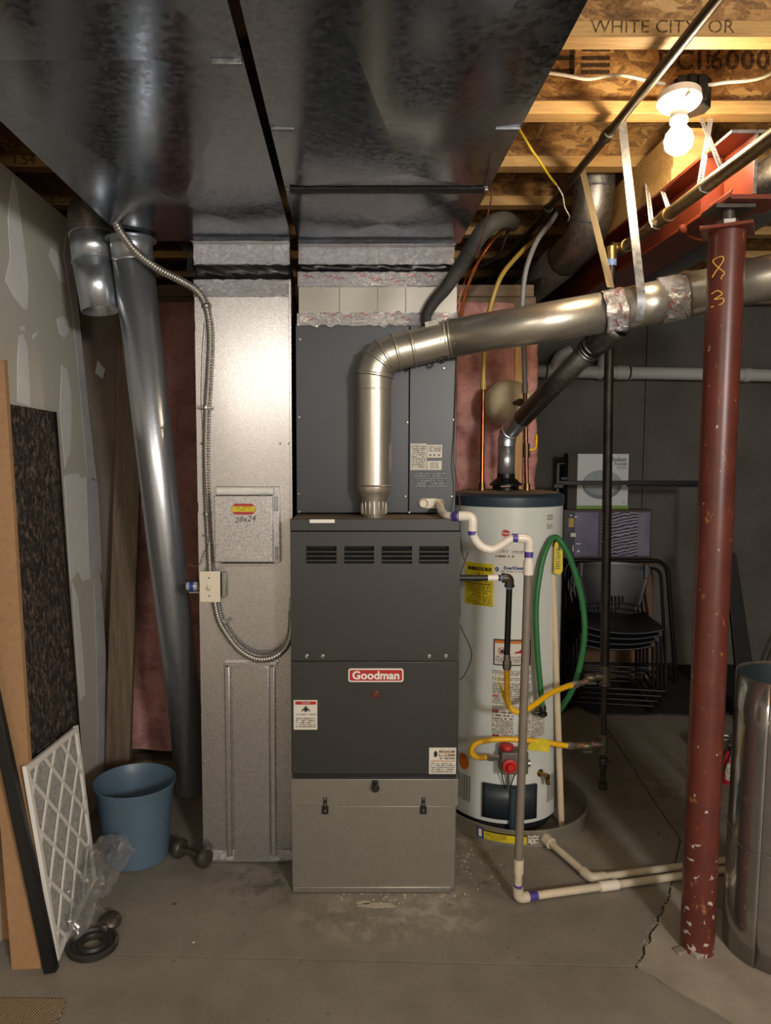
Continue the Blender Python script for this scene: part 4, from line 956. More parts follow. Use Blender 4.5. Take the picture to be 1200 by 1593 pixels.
# water lines on the heater
def run(name, label, cat, segs, loc):
    t = thing(name, label, cat, loc)
    for (nm, pts, r, mt, *o) in segs: MB().tube(pts, r, o[0] if o else 12).build(nm, mt, t)
    return t
ca = at(750, 772, HY-.02); zc0 = ztop
cu1 = at(752, 600, HY+.02)
t = run('tan_water_line', 'tan plastic water line on a copper stub at the left of the heater top', 'water pipe', [
 ('copper_pipe', [V(ca.x, HY-.02, zc0-.01), V(cu1.x, HY+.02, cu1.z)], .0080, copper_m),
 ('dielectric_union', [V(ca.x, HY-.02, zc0), V(ca.x, HY-.02, zc0+.028)], .0125, brass_m),
 ('crimp_coupling', [at(752, 606, HY+.02), at(752, 592, HY+.02)], .0115, tanpex_m),
 ('plastic_pipe', spline([at(752, 598, HY+.02), at(753, 560, HY+.02), at(757, 510, HY+.02), at(766, 468, HY), at(780, 430, HY), at(802, 402, HY+.05), at(826, 378, HY+.15), at(850, 360, HY+.4)], 6), .0090, tanpex_m)], (ca.x, HY-.02, zc0))
cb = at(820, 772, HY-.02); cu2 = at(817, 604, HY)
t = run('grey_water_line', 'grey plastic water line on a copper riser with valve at the right of the heater top', 'water pipe', [
 ('copper_pipe', [V(cb.x, HY-.02, zc0-.01), V(cu2.x, HY, cu2.z)], .0085, mat('tarnished_copper', (126, 92, 72), .4, .9, (14, .3))),
 ('dielectric_union', [V(cb.x, HY-.02, zc0), V(cb.x, HY-.02, zc0+.026)], .0125, brass_m),
 ('valve_body', [at(819, 712, HY-.01), at(819, 690, HY-.01)], .0135, mat('dark_brass', (96, 80, 62), .4, .9)),
 ('crimp_coupling', [at(817, 612, HY), at(817, 596, HY)], .0120, greypex_m),
 ('plastic_pipe', spline([at(817, 604, HY), at(816, 560, HY), at(813, 500, HY), at(814, 455, HY), at(820, 415, HY), at(836, 374, HY+.02), at(858, 345, HY+.1), at(874, 320, HY+.3)], 6), .0095, greypex_m)], (cb.x, HY-.02, zc0))
q = at(819, 700, HY-.01)
MB().tube(spline([q+V(.010, -.004, 0), q+V(.028, -.006, .002), q+V(.036, -.006, .014), q+V(.037, -.006, .058)], 4), .0045, 8).build('valve_lever', yel_m, t)
# expansion tank end-on
tc = at(796, 627, 3.0)
tk = thing('expansion_tank', 'round cream expansion tank behind the copper riser above the water heater', 'tank', tc)
MB().lathe([(.002, 0), (.030, .002), (.062, .012), (.084, .034), (.091, .062), (.092, .075), (.094, .080), (.092, .085), (.088, .17), (.06, .21), (.01, .225)], V(tc.x, 2.94, tc.z), V(-.12, 1, .03), 44).build('tank_shell', tankw_m, tk)
s0 = at(814, 626, 2.90); MB().lathe([(.011, 0), (.015, .004), (.015, .018), (.009, .020), (.009, .05)], V(s0.x-.008, 2.89, s0.z), (-.35, 1, 0), 12).build('tank_stem', mat('stem_brown', (84, 68, 54), .4, .6), tk)

# ------------------------------------------------------------------ drain pan
PX, PY, PR = .645, 2.85, .285
dpn = thing('drain_pan', 'round galvanized drain pan under the water heater, with yellow caution sticker', 'pan', (PX, PY, 0))
MB().lathe([(PR, .0), (PR+.006, .058), (PR+.009, .062), (PR+.009, .066), (PR+.003, .066), (PR-.003, .006), (.001, .006), (.001, .0)], (PX, PY, .001), (0, 0, 1), 72).build('pan_shell', mat('pan_zinc', (150, 146, 132), .45, .5, (8, .1)), dpn)
def ppt(a, z, lift=.004): return V(PX+(PR+.0055*z/.06+lift)*math.sin(a), PY-(PR+.0055*z/.06+lift)*math.cos(a), z)
def pang(x, y): 
    p_ = at(x, y, 2.58); return math.asin(max(-1, min(1, (p_.x-PX)/PR)))
lab = rect_on(lambda a, z: ppt(a, z, .0006), pang(756, 1300), pang(818, 1300), .014, .052, 14, 1).build('caution_sticker', 'yellow_tag', dpn, label='yellow and black caution sticker')
rect_on(lambda a, z: ppt(a, z, .0011), pang(756, 1300), pang(818, 1300), .044, .051, 14, 1).build('sticker_band', ink_m, lab)
rect_on(lambda a, z: ppt(a, z, .0011), pang(758, 1300), pang(788, 1300), .018, .042, 8, 1).build('sticker_print', 'fine_print_yellow', lab)
rect_on(lambda a, z: ppt(a, z, .0009), pang(746, 1300), pang(755.5, 1300), .012, .054, 3, 1).build('blue_sticker', blueink_m, dpn)
rect_on(lambda a, z: ppt(a, z, .0014), pang(748.5, 1300), pang(753, 1300), .018, .048, 2, 1).build('sticker_field', lwhite_m, dpn)
rect_on(lambda a, z: ppt(a, z, .0009), pang(820, 1300), pang(836, 1300), .012, .052, 4, 1).build('pale_sticker', 'fine_print_big', dpn)
MB().lathe([(HR-.02, 0), (HR-.02, .040)], (HX, HY, .011), (0, 0, 1), 48).build('heater_stand', dkgap_m, wh)

# ------------------------------------------------------------------ PVC condensate line with trap
YP = 2.275
T0 = at(683, 790, YC-.02)
cd = thing('condensate_drain', 'white condensate drain with a purple-primed trap, dropping to the floor as a grey pipe', 'drain pipe', fl(807, 1402))
rp_ = .0125
cpv = lambda name, pts, r, mt='white_pvc', n=16, parent=None: MB().tube(pts, r, n).build(name, mt, parent or cd)
pA = at(700, 803, YP+.04); pB = at(733, 803, YP); pC = at(735, 832, YP); pD = at(768, 853, YP); pE = at(800, 836, YP); pF = at(823, 838, YP); pG = at(823, 866, YP)
MB().lathe([(.0125, 0), (.0135, .004), (.0135, .012)], at(684, 784, YC-.008), (.1, -1, -.1), 14).build('threaded_nipple', brass_m, cd)
cpv('pipe', bend([at(684, 785, YC-.010), at(688, 797, YC-.12), pA+V(-.01, 0, 0), at(716, 803, YP+.01)], .03, 6), rp_)
cpv('elbow', bend([at(714, 803, YP+.006), pB+V(.006, 0, .001), at(735, 826, YP)], .03, 7), rp_+.0025)
cpv('trap_pipe', spline([at(735, 822, YP), at(738, 836, YP), at(748, 849, YP), at(764, 855, YP), at(780, 848, YP), at(796, 838, YP), at(812, 837, YP)], 6), rp_+.0004)
cpv('elbow', bend([at(806, 837, YP), at(824, 838, YP), at(823, 858, YP)], .028, 7), rp_+.0025)
cpv('pipe', [at(823, 855, YP), at(822.5, 876, YP)], rp_)
cpv('coupling', [at(822.5, 873, YP), at(822, 894, YP)], rp_+.0035)
for (a_, b_, rr) in (((706, 803, YP+.02), (713, 803, YP+.008), .0029), ((735, 822, YP), (735.5, 832, YP), .0012), ((797, 837, YP), (805, 837, YP), .0012), ((823, 857, YP), (823, 867, YP), .0012)): cpv('primer_band', [at(*a_), at(*b_)], rp_+rr, purple_m)
g0, g1 = at(822, 890, YP), at(807, 1342, 2.245)
cpv('grey_riser', [g0, g1], rp_+.0008, greyp_m)
cpv('coupling', [at(807.5, 1336, 2.245), at(807, 1358, 2.244)], rp_+.0035, pvcf_m)
cpv('pipe', [at(807, 1350, 2.244), at(806, 1385, 2.24)], rp_, pvcf_m)
fA_ = fl(806, 1405)+V(0, 0, .017); fE = fl(1135, 1358)+V(.02, 0, .017)
cpv('primer_band', [at(806.5, 1376, 2.24), at(806, 1388, 2.24)], rp_+.001, purple_m)
cpv('elbow', bend([fA_+V(0, 0, .035), fA_, fA_+(fE-fA_).normalized()*.035], .02, 6), rp_+.004, pvcf_m)
fd = (fE-fA_).normalized()
cpv('primer_band', [fA_+fd*.036, fA_+fd*.066], rp_+.001, purple_m)
cpv('floor_pipe', [fA_+fd*.02, fE], rp_, pvcf_m)
cpv('floor_coupling', [fA_+fd*.285, fA_+fd*.35], rp_+.0035, pvc_m)
# pan drain
pd = thing('pan_drain_pipe', 'cream pan drain pipe turning along the floor beside the condensate line', 'drain pipe', fl(925, 1380))
s0 = V(.712, 2.562, .032); k1 = fl(922, 1378)+V(0, .012, .018); 
cpv('bushing', [s0+V(-.002, .008, 0), s0+V(.010, -.022, -.003)], .021, pvcf_m, 8, pd)
cpv('pipe', [s0, k1], rp_, pvcf_m, 16, pd)
fd2 = fd; k2 = V(1.40, k1.y+(1.40-k1.x)*fd.y/fd.x, k1.z)
cpv('elbow', bend([k1+(s0-k1).normalized()*.04, k1, k1+fd*.05], .025, 5), rp_+.004, pvcf_m, 16, pd)
cpv('pipe', [k1+fd*.02, k2], rp_, pvcf_m, 16, pd)
# relief line
rl = thing('relief_pipe', 'long cream relief pipe hanging down the right side of the water heater', 'pipe', at(874, 1285, 2.72))
cpv('pipe', [at(860, 872, 2.70), at(874, 1285, 2.70)], .0115, 'pale_cpvc' if False else mat('cream_cpvc', (206, 190, 158), .4, 0, (10, .08)), 16, rl)
cpv('fitting', [at(859.5, 850, 2.70), at(860, 876, 2.70)], .0140, cream_m, 16, rl)
cpv('brass_valve', bend([at(858, 840, 2.72), at(860, 834, 2.70), at(860, 852, 2.70)], .01, 4), .012, brass_m, 14, rl)
tg = thing('relief_valve_tag', 'narrow yellow tag hanging from the relief valve beside the green hose', 'tag', at(868, 850, 2.66))
P = [at(x, y, 2.665) for x, y in ((863, 846), (868, 840), (876, 856), (876, 888), (872, 895), (862, 892))]
MB().slab(P, (0, .002, 0)).build('tag_plate', yeltag_m, tg, .0008); sp = [at(x, y, 2.6638) for x, y in ((865, 852), (872, 852), (872, 886), (865, 886))]
MB().slab(sp, (0, .0005, 0)).build('print', 'fine_print_yellow', tg, smooth=False); box('clip', mat('clip_steel', (70, 84, 92), .4, .5), tg, at(870, 850, 2.66).x, at(873, 850, 2.66).x, 2.66, 2.67, at(870, 856, 2.66).z, at(870, 836, 2.66).z, .001)
# green hose hung over the relief valve
gh = thing('green_hose', 'green garden hose looped over the relief valve of the water heater', 'hose', at(858, 840, 2.66))
P = [at(844, 1100, 2.60), at(841, 1070, 2.60), at(836, 1010, 2.60), at(834, 950, 2.605), at(838, 905, 2.61), at(847, 862, 2.63), at(862, 836, 2.655), at(878, 850, 2.66), (at(895, 890, 2.67)), at(907, 940, 2.68), at(910, 985, 2.68), at(904, 1030, 2.69), at(892, 1070, 2.70), at(876, 1098, 2.74), at(868, 1108, 2.80)]
MB().tube(spline(P, 7), .0105, 16).build('hose', hose_m, gh)
c = at(844.5, 1100, 2.60); hc = MB().lathe([(.0105, .008), (.013, .0), (.013, -.012), (.009, -.014), (.012, -.018), (.017, -.020), (.017, -.030), (.010, -.032), (.010, -.036)], c, (0, 0, 1), 14).build('hose_coupling', black_m, gh)
MB().cyl(c+V(-.030, 0, -.020), c+V(.012, 0, -.022), .005, 8).build('coupling_ear', black_m, hc)
for k in (-.024, -.034): MB().cyl(c+V(k, 0, -.020), c+V(k-.004, 0, -.020), .0075, 10).build('coupling_knob', black_m, hc)

# ------------------------------------------------------------------ gas piping
# furnace gas stub with elbow
fg = thing('furnace_gas_stub', 'black gas pipe out of the furnace side with an elbow turning down', 'gas pipe', at(716, 899, 2.40))
ga, gb, gc = at(708, 899, 2.40), at(793, 900, 2.40), at(789, 1018, 2.40)
gb = V(gb.x, 2.40, ga.z)
cpv('horizontal_pipe', [ga, gb-V(.02, 0, 0)], .0100, mat('black_pipe_coat', (26, 24, 24), .45), 14, fg)
cpv('price_sticker', [gb-V(.072, 0, 0), gb-V(.038, 0, 0)], .0104, lwhite_m, 14, fg)
cpv('thread_tape', [gb-V(.030, 0, 0), gb-V(.022, 0, 0)], .0108, mat('blue_thread_tape', (110, 140, 186), .5), 14, fg)
cpv('elbow', bend([gb-V(.022, 0, 0), gb, gb-V(.0, 0, .026)], .018, 6), .0145, castiron_m, 16, fg)
for d_, p_ in ((V(1, 0, 0), gb-V(.02, 0, 0)), (V(0, 0, 1), gb-V(0, 0, .026))): MB().lathe([(.0165, -.004), (.0165, .004)], p_, d_, 16).build('elbow_band', castiron_m, fg)
cpv('vertical_pipe', [gb-V(0, 0, .026), gc], .0100, MATS['black_pipe_coat'], 14, fg)
cpv('thread_tape', [gb-V(0, 0, .031), gb-V(0, 0, .037)], .0108, MATS['blue_thread_tape'], 14, fg)
# upper yellow connector
def flexline(name, label, pts, fit0, fit1):
    t = thing(name, label, 'gas line', pts[0]); P = spline(pts, 16); rr = [.0098+.0006*math.sin(i*2.2) for i in range(len(P))]
    MB().tube(P, rr, 14).build('flexible_tube', yel_m, t)
    for k, (a, b_) in enumerate((fit0, fit1)):
        a, b_ = Vector(a), Vector(b_); d = b_-a; n_ = MB().lathe([(.012, 0), (.0145, .15*d.length), (.0145, .55*d.length), (.0105, .6*d.length), (.0105, d.length)], a, d, 6).build('flare_nut', 'zinc_hardware', t)
    return t
UP = [at(789, 1040, 2.40), at(789, 1068, 2.40), at(790, 1090, 2.40), at(797, 1104, 2.40), at(812, 1107, 2.41), at(832, 1096, 2.44), at(856, 1079, 2.50), at(882, 1068, 2.56), at(890, 1066, 2.58)]
fl1 = flexline('upper_yellow_gas_line', 'upper yellow flexible gas line from the black stub to the black drop pipe', UP, (UP[0]+V(0, 0, -.004), UP[0]+V(0, 0, .05)), (UP[-1], at(906, 1062, 2.59)))
P = [at(x, y, 2.43) for x, y in ((770, 1048), (781, 1068), (787, 1082), (790, 1098), (784, 1090), (778, 1072))]
MB().slab(P, (0, .0015, 0)).build('caution_tag', yeltag_m, fl1, smooth=False)
LO = [at(757, 1178, 2.585), at(744, 1178, 2.58), at(734, 1172, 2.57), at(737, 1160, 2.56), at(752, 1153, 2.555), at(780, 1150, 2.55), at(815, 1151, 2.55), at(845, 1154, 2.56), at(868, 1158, 2.57), at(882, 1160, 2.58)]
fl2 = flexline('lower_yellow_gas_line', 'lower yellow flexible gas line curling from the red-knobbed valve to the drop pipe', LO, (LO[0], at(776, 1178, 2.59)), (LO[-1], at(898, 1160, 2.59)))
P = [at(x, y, 2.545) for x, y in ((822, 1160), (832, 1150), (847, 1148), (856, 1154), (855, 1170), (822, 1167))]
MB().slab(P, (0, .0015, 0)).build('caution_tag', yeltag_m, fl2, smooth=False)
# main drop with tees
gd = thing('gas_drop_pipe', 'black iron gas drop with two tees and a capped drip leg behind the slanted vent', 'gas pipe', at(938, 1222, 2.6))
YG = 2.6
GT = at(951, 395, YG)
def gp(name, pts, r, mt, n=14): return MB().tube(pts, r, n).build(name, mt, gd)
top = at(949, 384, YG); lo = [at(x, y, YG) for x, y in ((948, 545), (941, 1052), (939, 1158), (938, 1222))]
gp('upper_pipe', [at(951, 404, YG), lo[0], at(943, 900, YG), lo[1]], .0165, iron_m)
gp('collar', [at(951, 414, YG), at(951, 404, YG)], .0185, MATS['blue_thread_tape']); gp('union', [at(951, 404, YG), at(951, 384, YG)], .0205, gaspipe_m)
gp('lower_pipe', [lo[1], lo[3]], .0105, iron_m)
for p_ in lo[1:3]:
    tee = gp('tee', [p_+V(0, 0, .038), p_-V(0, 0, .030)], .0185 if p_ is lo[1] else .0165, castiron_m)
    for dz in (.036, -.028): MB().lathe([(.0215, -.004), (.0215, .004)], p_+V(0, 0, dz), (0, 0, 1), 14).build('tee_band', castiron_m, tee)
    MB().cyl(p_, p_-V(.036, 0, 0), .0160, 14).build('tee_branch', castiron_m, tee)
u1 = at(906, 1062, 2.59); u2 = at(898, 1160, 2.59)
gp('rusty_nipple', [lo[1]-V(.03, 0, 0), u1], .0105, rust_m); gp('rusty_nipple', [lo[2]-V(.03, 0, 0), u2], .0105, rust_m)
for p_ in (lo[1]-V(.052, .004, .004), lo[2]-V(.062, .004, .004)):
    vb = MB().lathe([(.013, -.016), (.016, -.008), (.016, .008), (.013, .016)], p_, (1, 0, .05), 12).build('gas_cock', mat('olive_brass', (92, 88, 68), .45, .7), gd)
    MB().obox(p_+V(0, -.012, -.016), (.018, 0, 0), (0, .003, 0), (0, 0, .004)).build('cock_lever', castiron_m, vb)
c = lo[3]; MB().lathe([(.0155, 0), (.0165, .004), (.0165, .026), (.012, .028)], c-V(0, 0, .012), (0, 0, 1), 12).build('pipe_cap', iron_m, gd)
c = at(938.5, 1186, YG); vb = MB().lathe([(.0150, -.018), (.0175, -.01), (.0175, .01), (.0150, .018)], c, (0, 0, 1), 12).build('drip_coupling', iron_m, gd); MB().cyl(c-V(.004, .010, 0), c+V(.022, -.014, 0), .006, 10).build('cock_lever', iron_m, vb)

# ------------------------------------------------------------------ steel beam, column
BX, BZ0, BZ1 = 1.055, 2.085, 2.255
bm_ = thing('steel_beam', 'red primed steel I-beam running back from the top of the column', 'beam', (BX, 2.0, BZ0))
y0b = 1.985
box('bottom_flange', 'red_primer' if False else red_m, bm_, BX-.067, BX+.067, y0b, 4.82, BZ0, BZ0+.009, .0015)
box('top_flange', red_m, bm_, BX-.067, BX+.067, y0b, 4.82, BZ1-.009, BZ1, .0015)
box('web', red_m, bm_, BX-.004, BX+.004, y0b, 4.82, BZ0+.009, BZ1-.009, .001)
for sgn in (-1, 1): box('stiffener_plate', red_m, bm_, BX+sgn*.005, BX+sgn*.062, 2.14, 2.150, BZ0+.009, BZ1-.009, .001)
box('burred_edge', oldp_m, bm_, BX-.0045, BX+.0045, y0b-.0015, y0b, BZ0+.009, BZ1-.009, .0005); box('burred_edge', oldp_m, bm_, BX-.067, BX+.067, y0b-.0015, y0b, BZ1-.009, BZ1, .0005)
nl = struct(box('trim_1', 'lumber', None, BX-.066, BX+.066, 2.345, 4.8, BZ1+.001, BZ1+.042, .002))
nl2 = struct(box('trim_2', 'lumber', None, BX-.055, BX+.055, 2.36, 4.8, BZ1+.043, JB-.001, .002))
# beam clamp with bolt eyes seen on the lower flange edge
ey = at(893, 883, 2.2)
for px_, py_, Y in ((1085, 335, 2.22),):
    c = V(BX-.070, 2.24, BZ0-.004); cl = MB().lathe([(.006, -.010), (.012, -.008), (.013, 0), (.012, .008), (.006, .010)], c, (0, 1, .3), 14).build('clamp_bolt', red_m, bm_)
    MB().tube(spline([c, c+V(.03, .03, -.012), c+V(.09, .05, -.02), c+V(.13, .06, -.004)], 4), .004, 8).build('clamp_rod', red_m, bm_)
CX0, CY0 = 1.0, 2.022
cn = thing('steel_column', 'red primed steel column with yellow crayon marks on a pale concrete pad', 'column', (CX0, CY0, .002))
ZP = at(1130, 362, CY0).z; ct = V(at(1132, 362, CY0).x, CY0, ZP); c0 = V(CX0, CY0, .002)
MB().tube([c0, c0+(ct-c0)*.33, c0+(ct-c0)*.66, ct], .0455, 48).build('column_pipe', 'column_paint', cn)
MB().obox(ct+V(0, 0, .005), V(.052, -.030, 0)*1.05, V(.030, .052, 0)*1.05, V(0, 0, .0045)).build('cap_plate', red_m, cn, .001)
cxx = V(BX-.03, CY0, 0)
MB().lathe([(.017, 0), (.017, .060)], ct+V(0, 0, .012), (0, 0, 1), 20).build('jack_screw', castiron_m, cn)
MB().lathe([(.026, 0), (.028, .002), (.028, .018), (.026, .020)], ct+V(0, 0, .012), (0, 0, 1), 6).build('jack_nut', zinc_m, cn)
# rolled saddle under the beam end
sd = MB(); zs = BZ0-.001; 
prof = [(-.072, .012), (-.078, .006), (-.078, -.006), (-.072, -.012), (.072, -.012), (.078, -.006), (.078, .006), (.072, .012), (.070, .008), (.074, .004), (.074, -.005), (.070, -.008), (-.070, -.008), (-.074, -.005), (-.074, .004), (-.070, .008)]
sd.slab([V(BX+x, 1.955, zs-.0+z) for x, z in prof], (0, .12, 0)); sd.build('saddle_plate', red_m, cn)
box('bearing_plate', castiron_m, cn, ct.x-.05, ct.x+.055, 1.985, 2.07, zs-.024, zs-.0125, .002)
# crayon marks: an 8, a dash and a 3
def crayon(px_, nm):
    def on(x, y):
        f_ = (at(x, y, CY0).z)/ct.z; cx_ = c0.x+(ct.x-c0.x)*f_; p_ = at(x, y, CY0-.04); dxx = max(-.044, min(.044, p_.x-cx_)); return V(cx_+dxx*.98, CY0-math.sqrt(.0459**2-(dxx*.98)**2)-.0002, p_.z)
    P = spline([on(x, y) for x, y in px_], 5); MB().tube(P, .0016, 6).build(nm, mark_m, cn)
crayon([(1112, 428), (1118, 420), (1126, 405), (1124, 398), (1116, 402), (1120, 414), (1127, 424), (1124, 430)], 'crayon_eight')
crayon([(1123, 431), (1124, 434)], 'crayon_dash')
crayon([(1113, 454), (1119, 451), (1124, 457), (1116, 464), (1125, 464), (1124, 472), (1113, 475)], 'crayon_three')
b = MB(); q = fl(1092, 1488)
MB().obox(q+V(.002, .004, .008), V(.028, .010, .002), V(-.006, .012, .003), V(0, -.002, .010)).build('spalled_chunk', 'pad_concrete', cn, .004)
MB().obox(q+V(-.052, .018, .004), V(.016, .006, 0), V(-.003, .012, 0), V(0, 0, .005)).build('spalled_chunk', 'concrete_floor', cn, .003)

# ------------------------------------------------------------------ gas mains under the joists, straps
g1 = thing('thin_gas_main', 'thin dark gas pipe crossing diagonally overhead under the joists', 'gas pipe', (.785, 1.3, 2.37))
MB().tube([V(.785, .9, 2.385), V(.785, 3.0, 2.385), V(.785, 4.6, 2.385)], .0135, 16).build('pipe', steelpipe_m, g1)
for Y in (2.33, 3.02): MB().tube([V(.785, Y-.022, 2.385), V(.785, Y+.022, 2.385)], .0185, 14).build('coupling', castiron_m, g1)
g2 = thing('thick_gas_main', 'thick aged gas pipe beside the red beam, hung by perforated straps', 'gas pipe', (.935, 1.5, 2.12))
gz2 = 2.118
eb = V(.935, 2.60, gz2)
MB().tube([V(.935, 1.0, gz2), V(.935, 2.55, gz2)], .0185, 18).build('pipe', gaspipe_m, g2)
e3 = at(951, 386, YG)
MB().tube(bend([V(.935, 2.55, gz2), V(.935, 2.605, gz2), V(e3.x, 2.605, e3.z)], .035, 6), .0220, 16).build('elbow', gaspipe_m, g2)
for Y in (1.55, 2.24): MB().tube([V(.935, Y-.018, gz2), V(.935, Y+.018, gz2)], .0215, 14).build('coupling', gaspipe_m, g2)
def strap(name, label, pts, w, t, mt=strap_m, holes=0, group=None):
    s_ = thing(name, label, 'strap', pts[0], group)
    if not holes: MB().ribbon(pts, w, t).build('band', mt, s_)
    else:
        # perforated band: two rails and the bridges between the holes
        b = MB(); w = Vector(w)
        P = [Vector(p) for p in pts]
        for i in range(len(P)-1):
            d = P[i+1]-P[i]; n = max(1, int(d.length/.019))
            for k in range(n):
                a_, b_ = P[i]+d*(k/n), P[i]+d*((k+1)/n); m_ = a_+(b_-a_)*.62
                b.ribbon([a_, m_], w, t); b.ribbon([m_-w*.68, b_-w*.68], w*.32, t); b.ribbon([m_+w*.68, b_+w*.68], w*.32, t)
        b.build('perforated_band', tape_m if False else mat('pale_strap', (205, 205, 202), .5), s_, smooth=False, kind='stuff')
    return s_
rr_ = r2+.006
ja = J1+dr*.010
strap('hanger_strap', 'long flat grey strap from the second joist round the flue pipe, right one', [V(ja.x-.02, 2.297, JB), V(ja.x-.018, 2.290, JB-.05), V(ja.x+.012, ja.y-rr_, ja.z+.03), V(ja.x+.014, ja.y-rr_-.002, ja.z), V(ja.x+.015, ja.y-rr_*.75, ja.z-.045)], (.0125, 0, 0), (0, -.0012, 0))
jb = J1-dr*.022
sa = at(906, 266, 2.70)
strap('hanger_strap', 'beige flat strap slanting from the third joist down to the flue pipe, left one', [V(sa.x, 2.70, JB), V(jb.x-.01, jb.y+.03, jb.z+.075), V(jb.x, jb.y-.005, jb.z+rr_)], (.0118, .002, 0), (0, -.0012, 0), mat('beige_strap', (176, 160, 128), .42, .3))
def at_on(x, y, Z):
    return fl(x, y, Z)
for k, (xa, ya, Ya, xb, yb, Yb, lab) in enumerate((
    (1004, 265, 2.70, 1000, 345, 2.30, 'perforated strap on the thick gas pipe, leftmost and narrow, from the third joist'),
    (1020, 265, 2.70, 1019, 332, 2.24, 'perforated strap on the thick gas pipe, second from the left, hanging straight'),
    (1091, 190, 2.30, 1103, 275, 1.93, 'perforated strap on the thick gas pipe, crossing behind another near the bulb'),
    (1106, 190, 2.30, 1086, 298, 1.99, 'perforated strap on the thick gas pipe, crossing in front of another near the bulb'))):
    tp = V(at(xa, ya, Ya).x, Ya, JB); bt = V(.935, 0, 0)
    bt = at(xb, yb, Yb); bt = V(.935-.021 if k in (0, 3) else .935+.004, Yb, gz2+(.0 if k in (0, 3) else .021))
    strap('perforated_strap', lab, [tp, bt]+([bt+V(.008, 0, -.016), bt+V(.021, 0, -.0215)] if k in (0, 3) else []), (.0085, .003, 0), (0, -.001, 0), None, 1)

# ------------------------------------------------------------------ round ducts near the beam
rd1 = thing('round_duct', 'weathered round duct dropping from the joist bay and turning back beside the red beam', 'duct', (.915, 2.80, 2.3))
cx_, cy_, cr = .912, 2.835, .074
e4 = bend([V(cx_, cy_, CEIL-.02), V(cx_, cy_+.01, 2.25), V(cx_-.01, cy_+.32, 2.235)], .15, 8)
MB().tube(e4, cr, 44, False).build('elbow', oldp_m, rd1)
for i in (1, 4): collar(rd1, e4[i], e4[i+1]-e4[i-1], cr+.0005, .004, .003, material=strap_m)
MB().tube([e4[-1], V(cx_-.03, 4.7, 2.22)], cr+.003, 40, False).build('long_pipe', oldp_m, rd1, solid=.001)
rd2 = thing('round_duct', 'dark round duct along the far side of the red beam, at the right edge', 'duct', (1.32, 2.1, 2.2))
MB().tube([V(1.335, 2.16, 2.26), V(1.335, 2.6, 2.25), V(1.335, 4.8, 2.25)], .090, 40, False).build('long_pipe', oldp_m, rd2, solid=.001)
MB().tube(bend([V(1.335, 2.17, 2.26), V(1.335, 2.06, 2.26), V(1.36, 2.03, 2.46), V(1.36, 2.03, CEIL-.01)], .11, 4), .092, 40, False).build('elbow', oldp_m, rd2)

# ------------------------------------------------------------------ lit bulb in its porcelain holder
bl = at(1053, 213, 2.06)
ba_ = thing('ceiling_lamp', 'bare lit bulb in a white porcelain holder on a dark box under the joists', 'lamp', (bl.x, 2.10, bl.z+.16))
ax = V(-.05, -.16, -1).normalized(); pc = at(1057, 161, 2.10)
MB().lathe([(.004, -.030), (.048, -.030), (.056, -.024), (.058, -.004), (.054, .002), (.030, .014), (.022, .030), (.021, .042), (.024, .046), (.023, .054), (.015, .056)], pc, ax, 40).build('lamp_holder', lamp_m, ba_)
MB().obox(pc+ax*.006+V(-.002, -.052*.3, .004)+V(.002, -.038, .002), (.004, 0, .002), (0, .012, 0), (0, 0, .001)).build('screw_slot', soot_m, ba_)
bc = pc+ax*.100
hb = MB().lathe([(.013, .050), (.015, .060), (.022, .072), (.033, .088), (.0375, .106), (.034, .124), (.022, .137), (.009, .142), (.001, .143)], pc, ax, 28).build('bulb', 'lit_bulb', ba_)
# dark octagonal junction box on the joist web
jbx = at(1062, 132, 2.20)
o_ = [(math.cos(R(22.5+45*i))*.056, math.sin(R(22.5+45*i))*.050) for i in range(8)]
jz0, jz1 = at(1062, 160, 2.10).z, at(1062, 113, 2.10).z
xb_ = MB().slab([V(jbx.x+u, 2.150+v, jz0) for u, v in o_], (0, 0, jz1-jz0)).build('junction_box', blkmet_m, ba_, .003)
for sx_ in (-.045, .012): MB().obox(V(jbx.x+sx_, 2.098, (jz0+jz1)/2), (.012, 0, 0), (0, .004, 0), (0, 0, (jz1-jz0)*.4)).build('box_rib', blkmet_m, xb_, .001)
MB().obox(V(jbx.x-.060, 2.13, jz0+.016), (.014, 0, .004), (0, .014, 0), (-.002, 0, .012)).build('cable_clamp', blkmet_m, xb_, .002)

# ------------------------------------------------------------------ cables
def cable(name, label, pts, r, mt, cat='cable', sub=6):
    o = MB().tube(spline(pts, sub), r, 8).build(name, mt); return tag(o, label, cat)
cable('white_cable', 'white cable looping through the joist bay into the lamp box from the left', [at(x, y, 2.12) for x, y in ((846, 112), (880, 117), (915, 123), (945, 118), (968, 117), (990, 121), (1012, 127), (1035, 131))], .0048, romex_m)
cable('white_cable', 'white cable leaving the lamp box to the right edge', [at(x, y, 2.12) for x, y in ((1090, 131), (1105, 132), (1130, 128), (1160, 126), (1185, 121), (1210, 110), (1260, 92))], .0048, romex_m)
cable('yellow_cable', 'yellow cable drooping from behind the supply duct', [at(807, 200, 2.52), at(816, 214, 2.52), at(828, 234, 2.52), at(842, 254, 2.55), at(855, 274, 2.6), at(866, 288, 2.66)], .0042, yelcab_m)
cable('thin_wire', 'thin pale wire curling down behind the thin gas pipe', [at(868, 290, 2.62), at(876, 305, 2.62), at(879, 322, 2.64), (at(886, 336, 2.66)), at(884, 344, 2.7)], .0022, romex_m)
cable('thin_wire', 'thin tan wire running along the right edge of the supply duct down behind the elbow', [at(766, 292, 1.86), at(763, 318, 1.95), at(752, 362, 2.2), at(738, 400, 2.4), at(724, 436, 2.5), at(714, 470, 2.52), at(712, 485, 2.52), at(718, 500, 2.54), at(715, 520, 2.54)], .0022, copper_m)
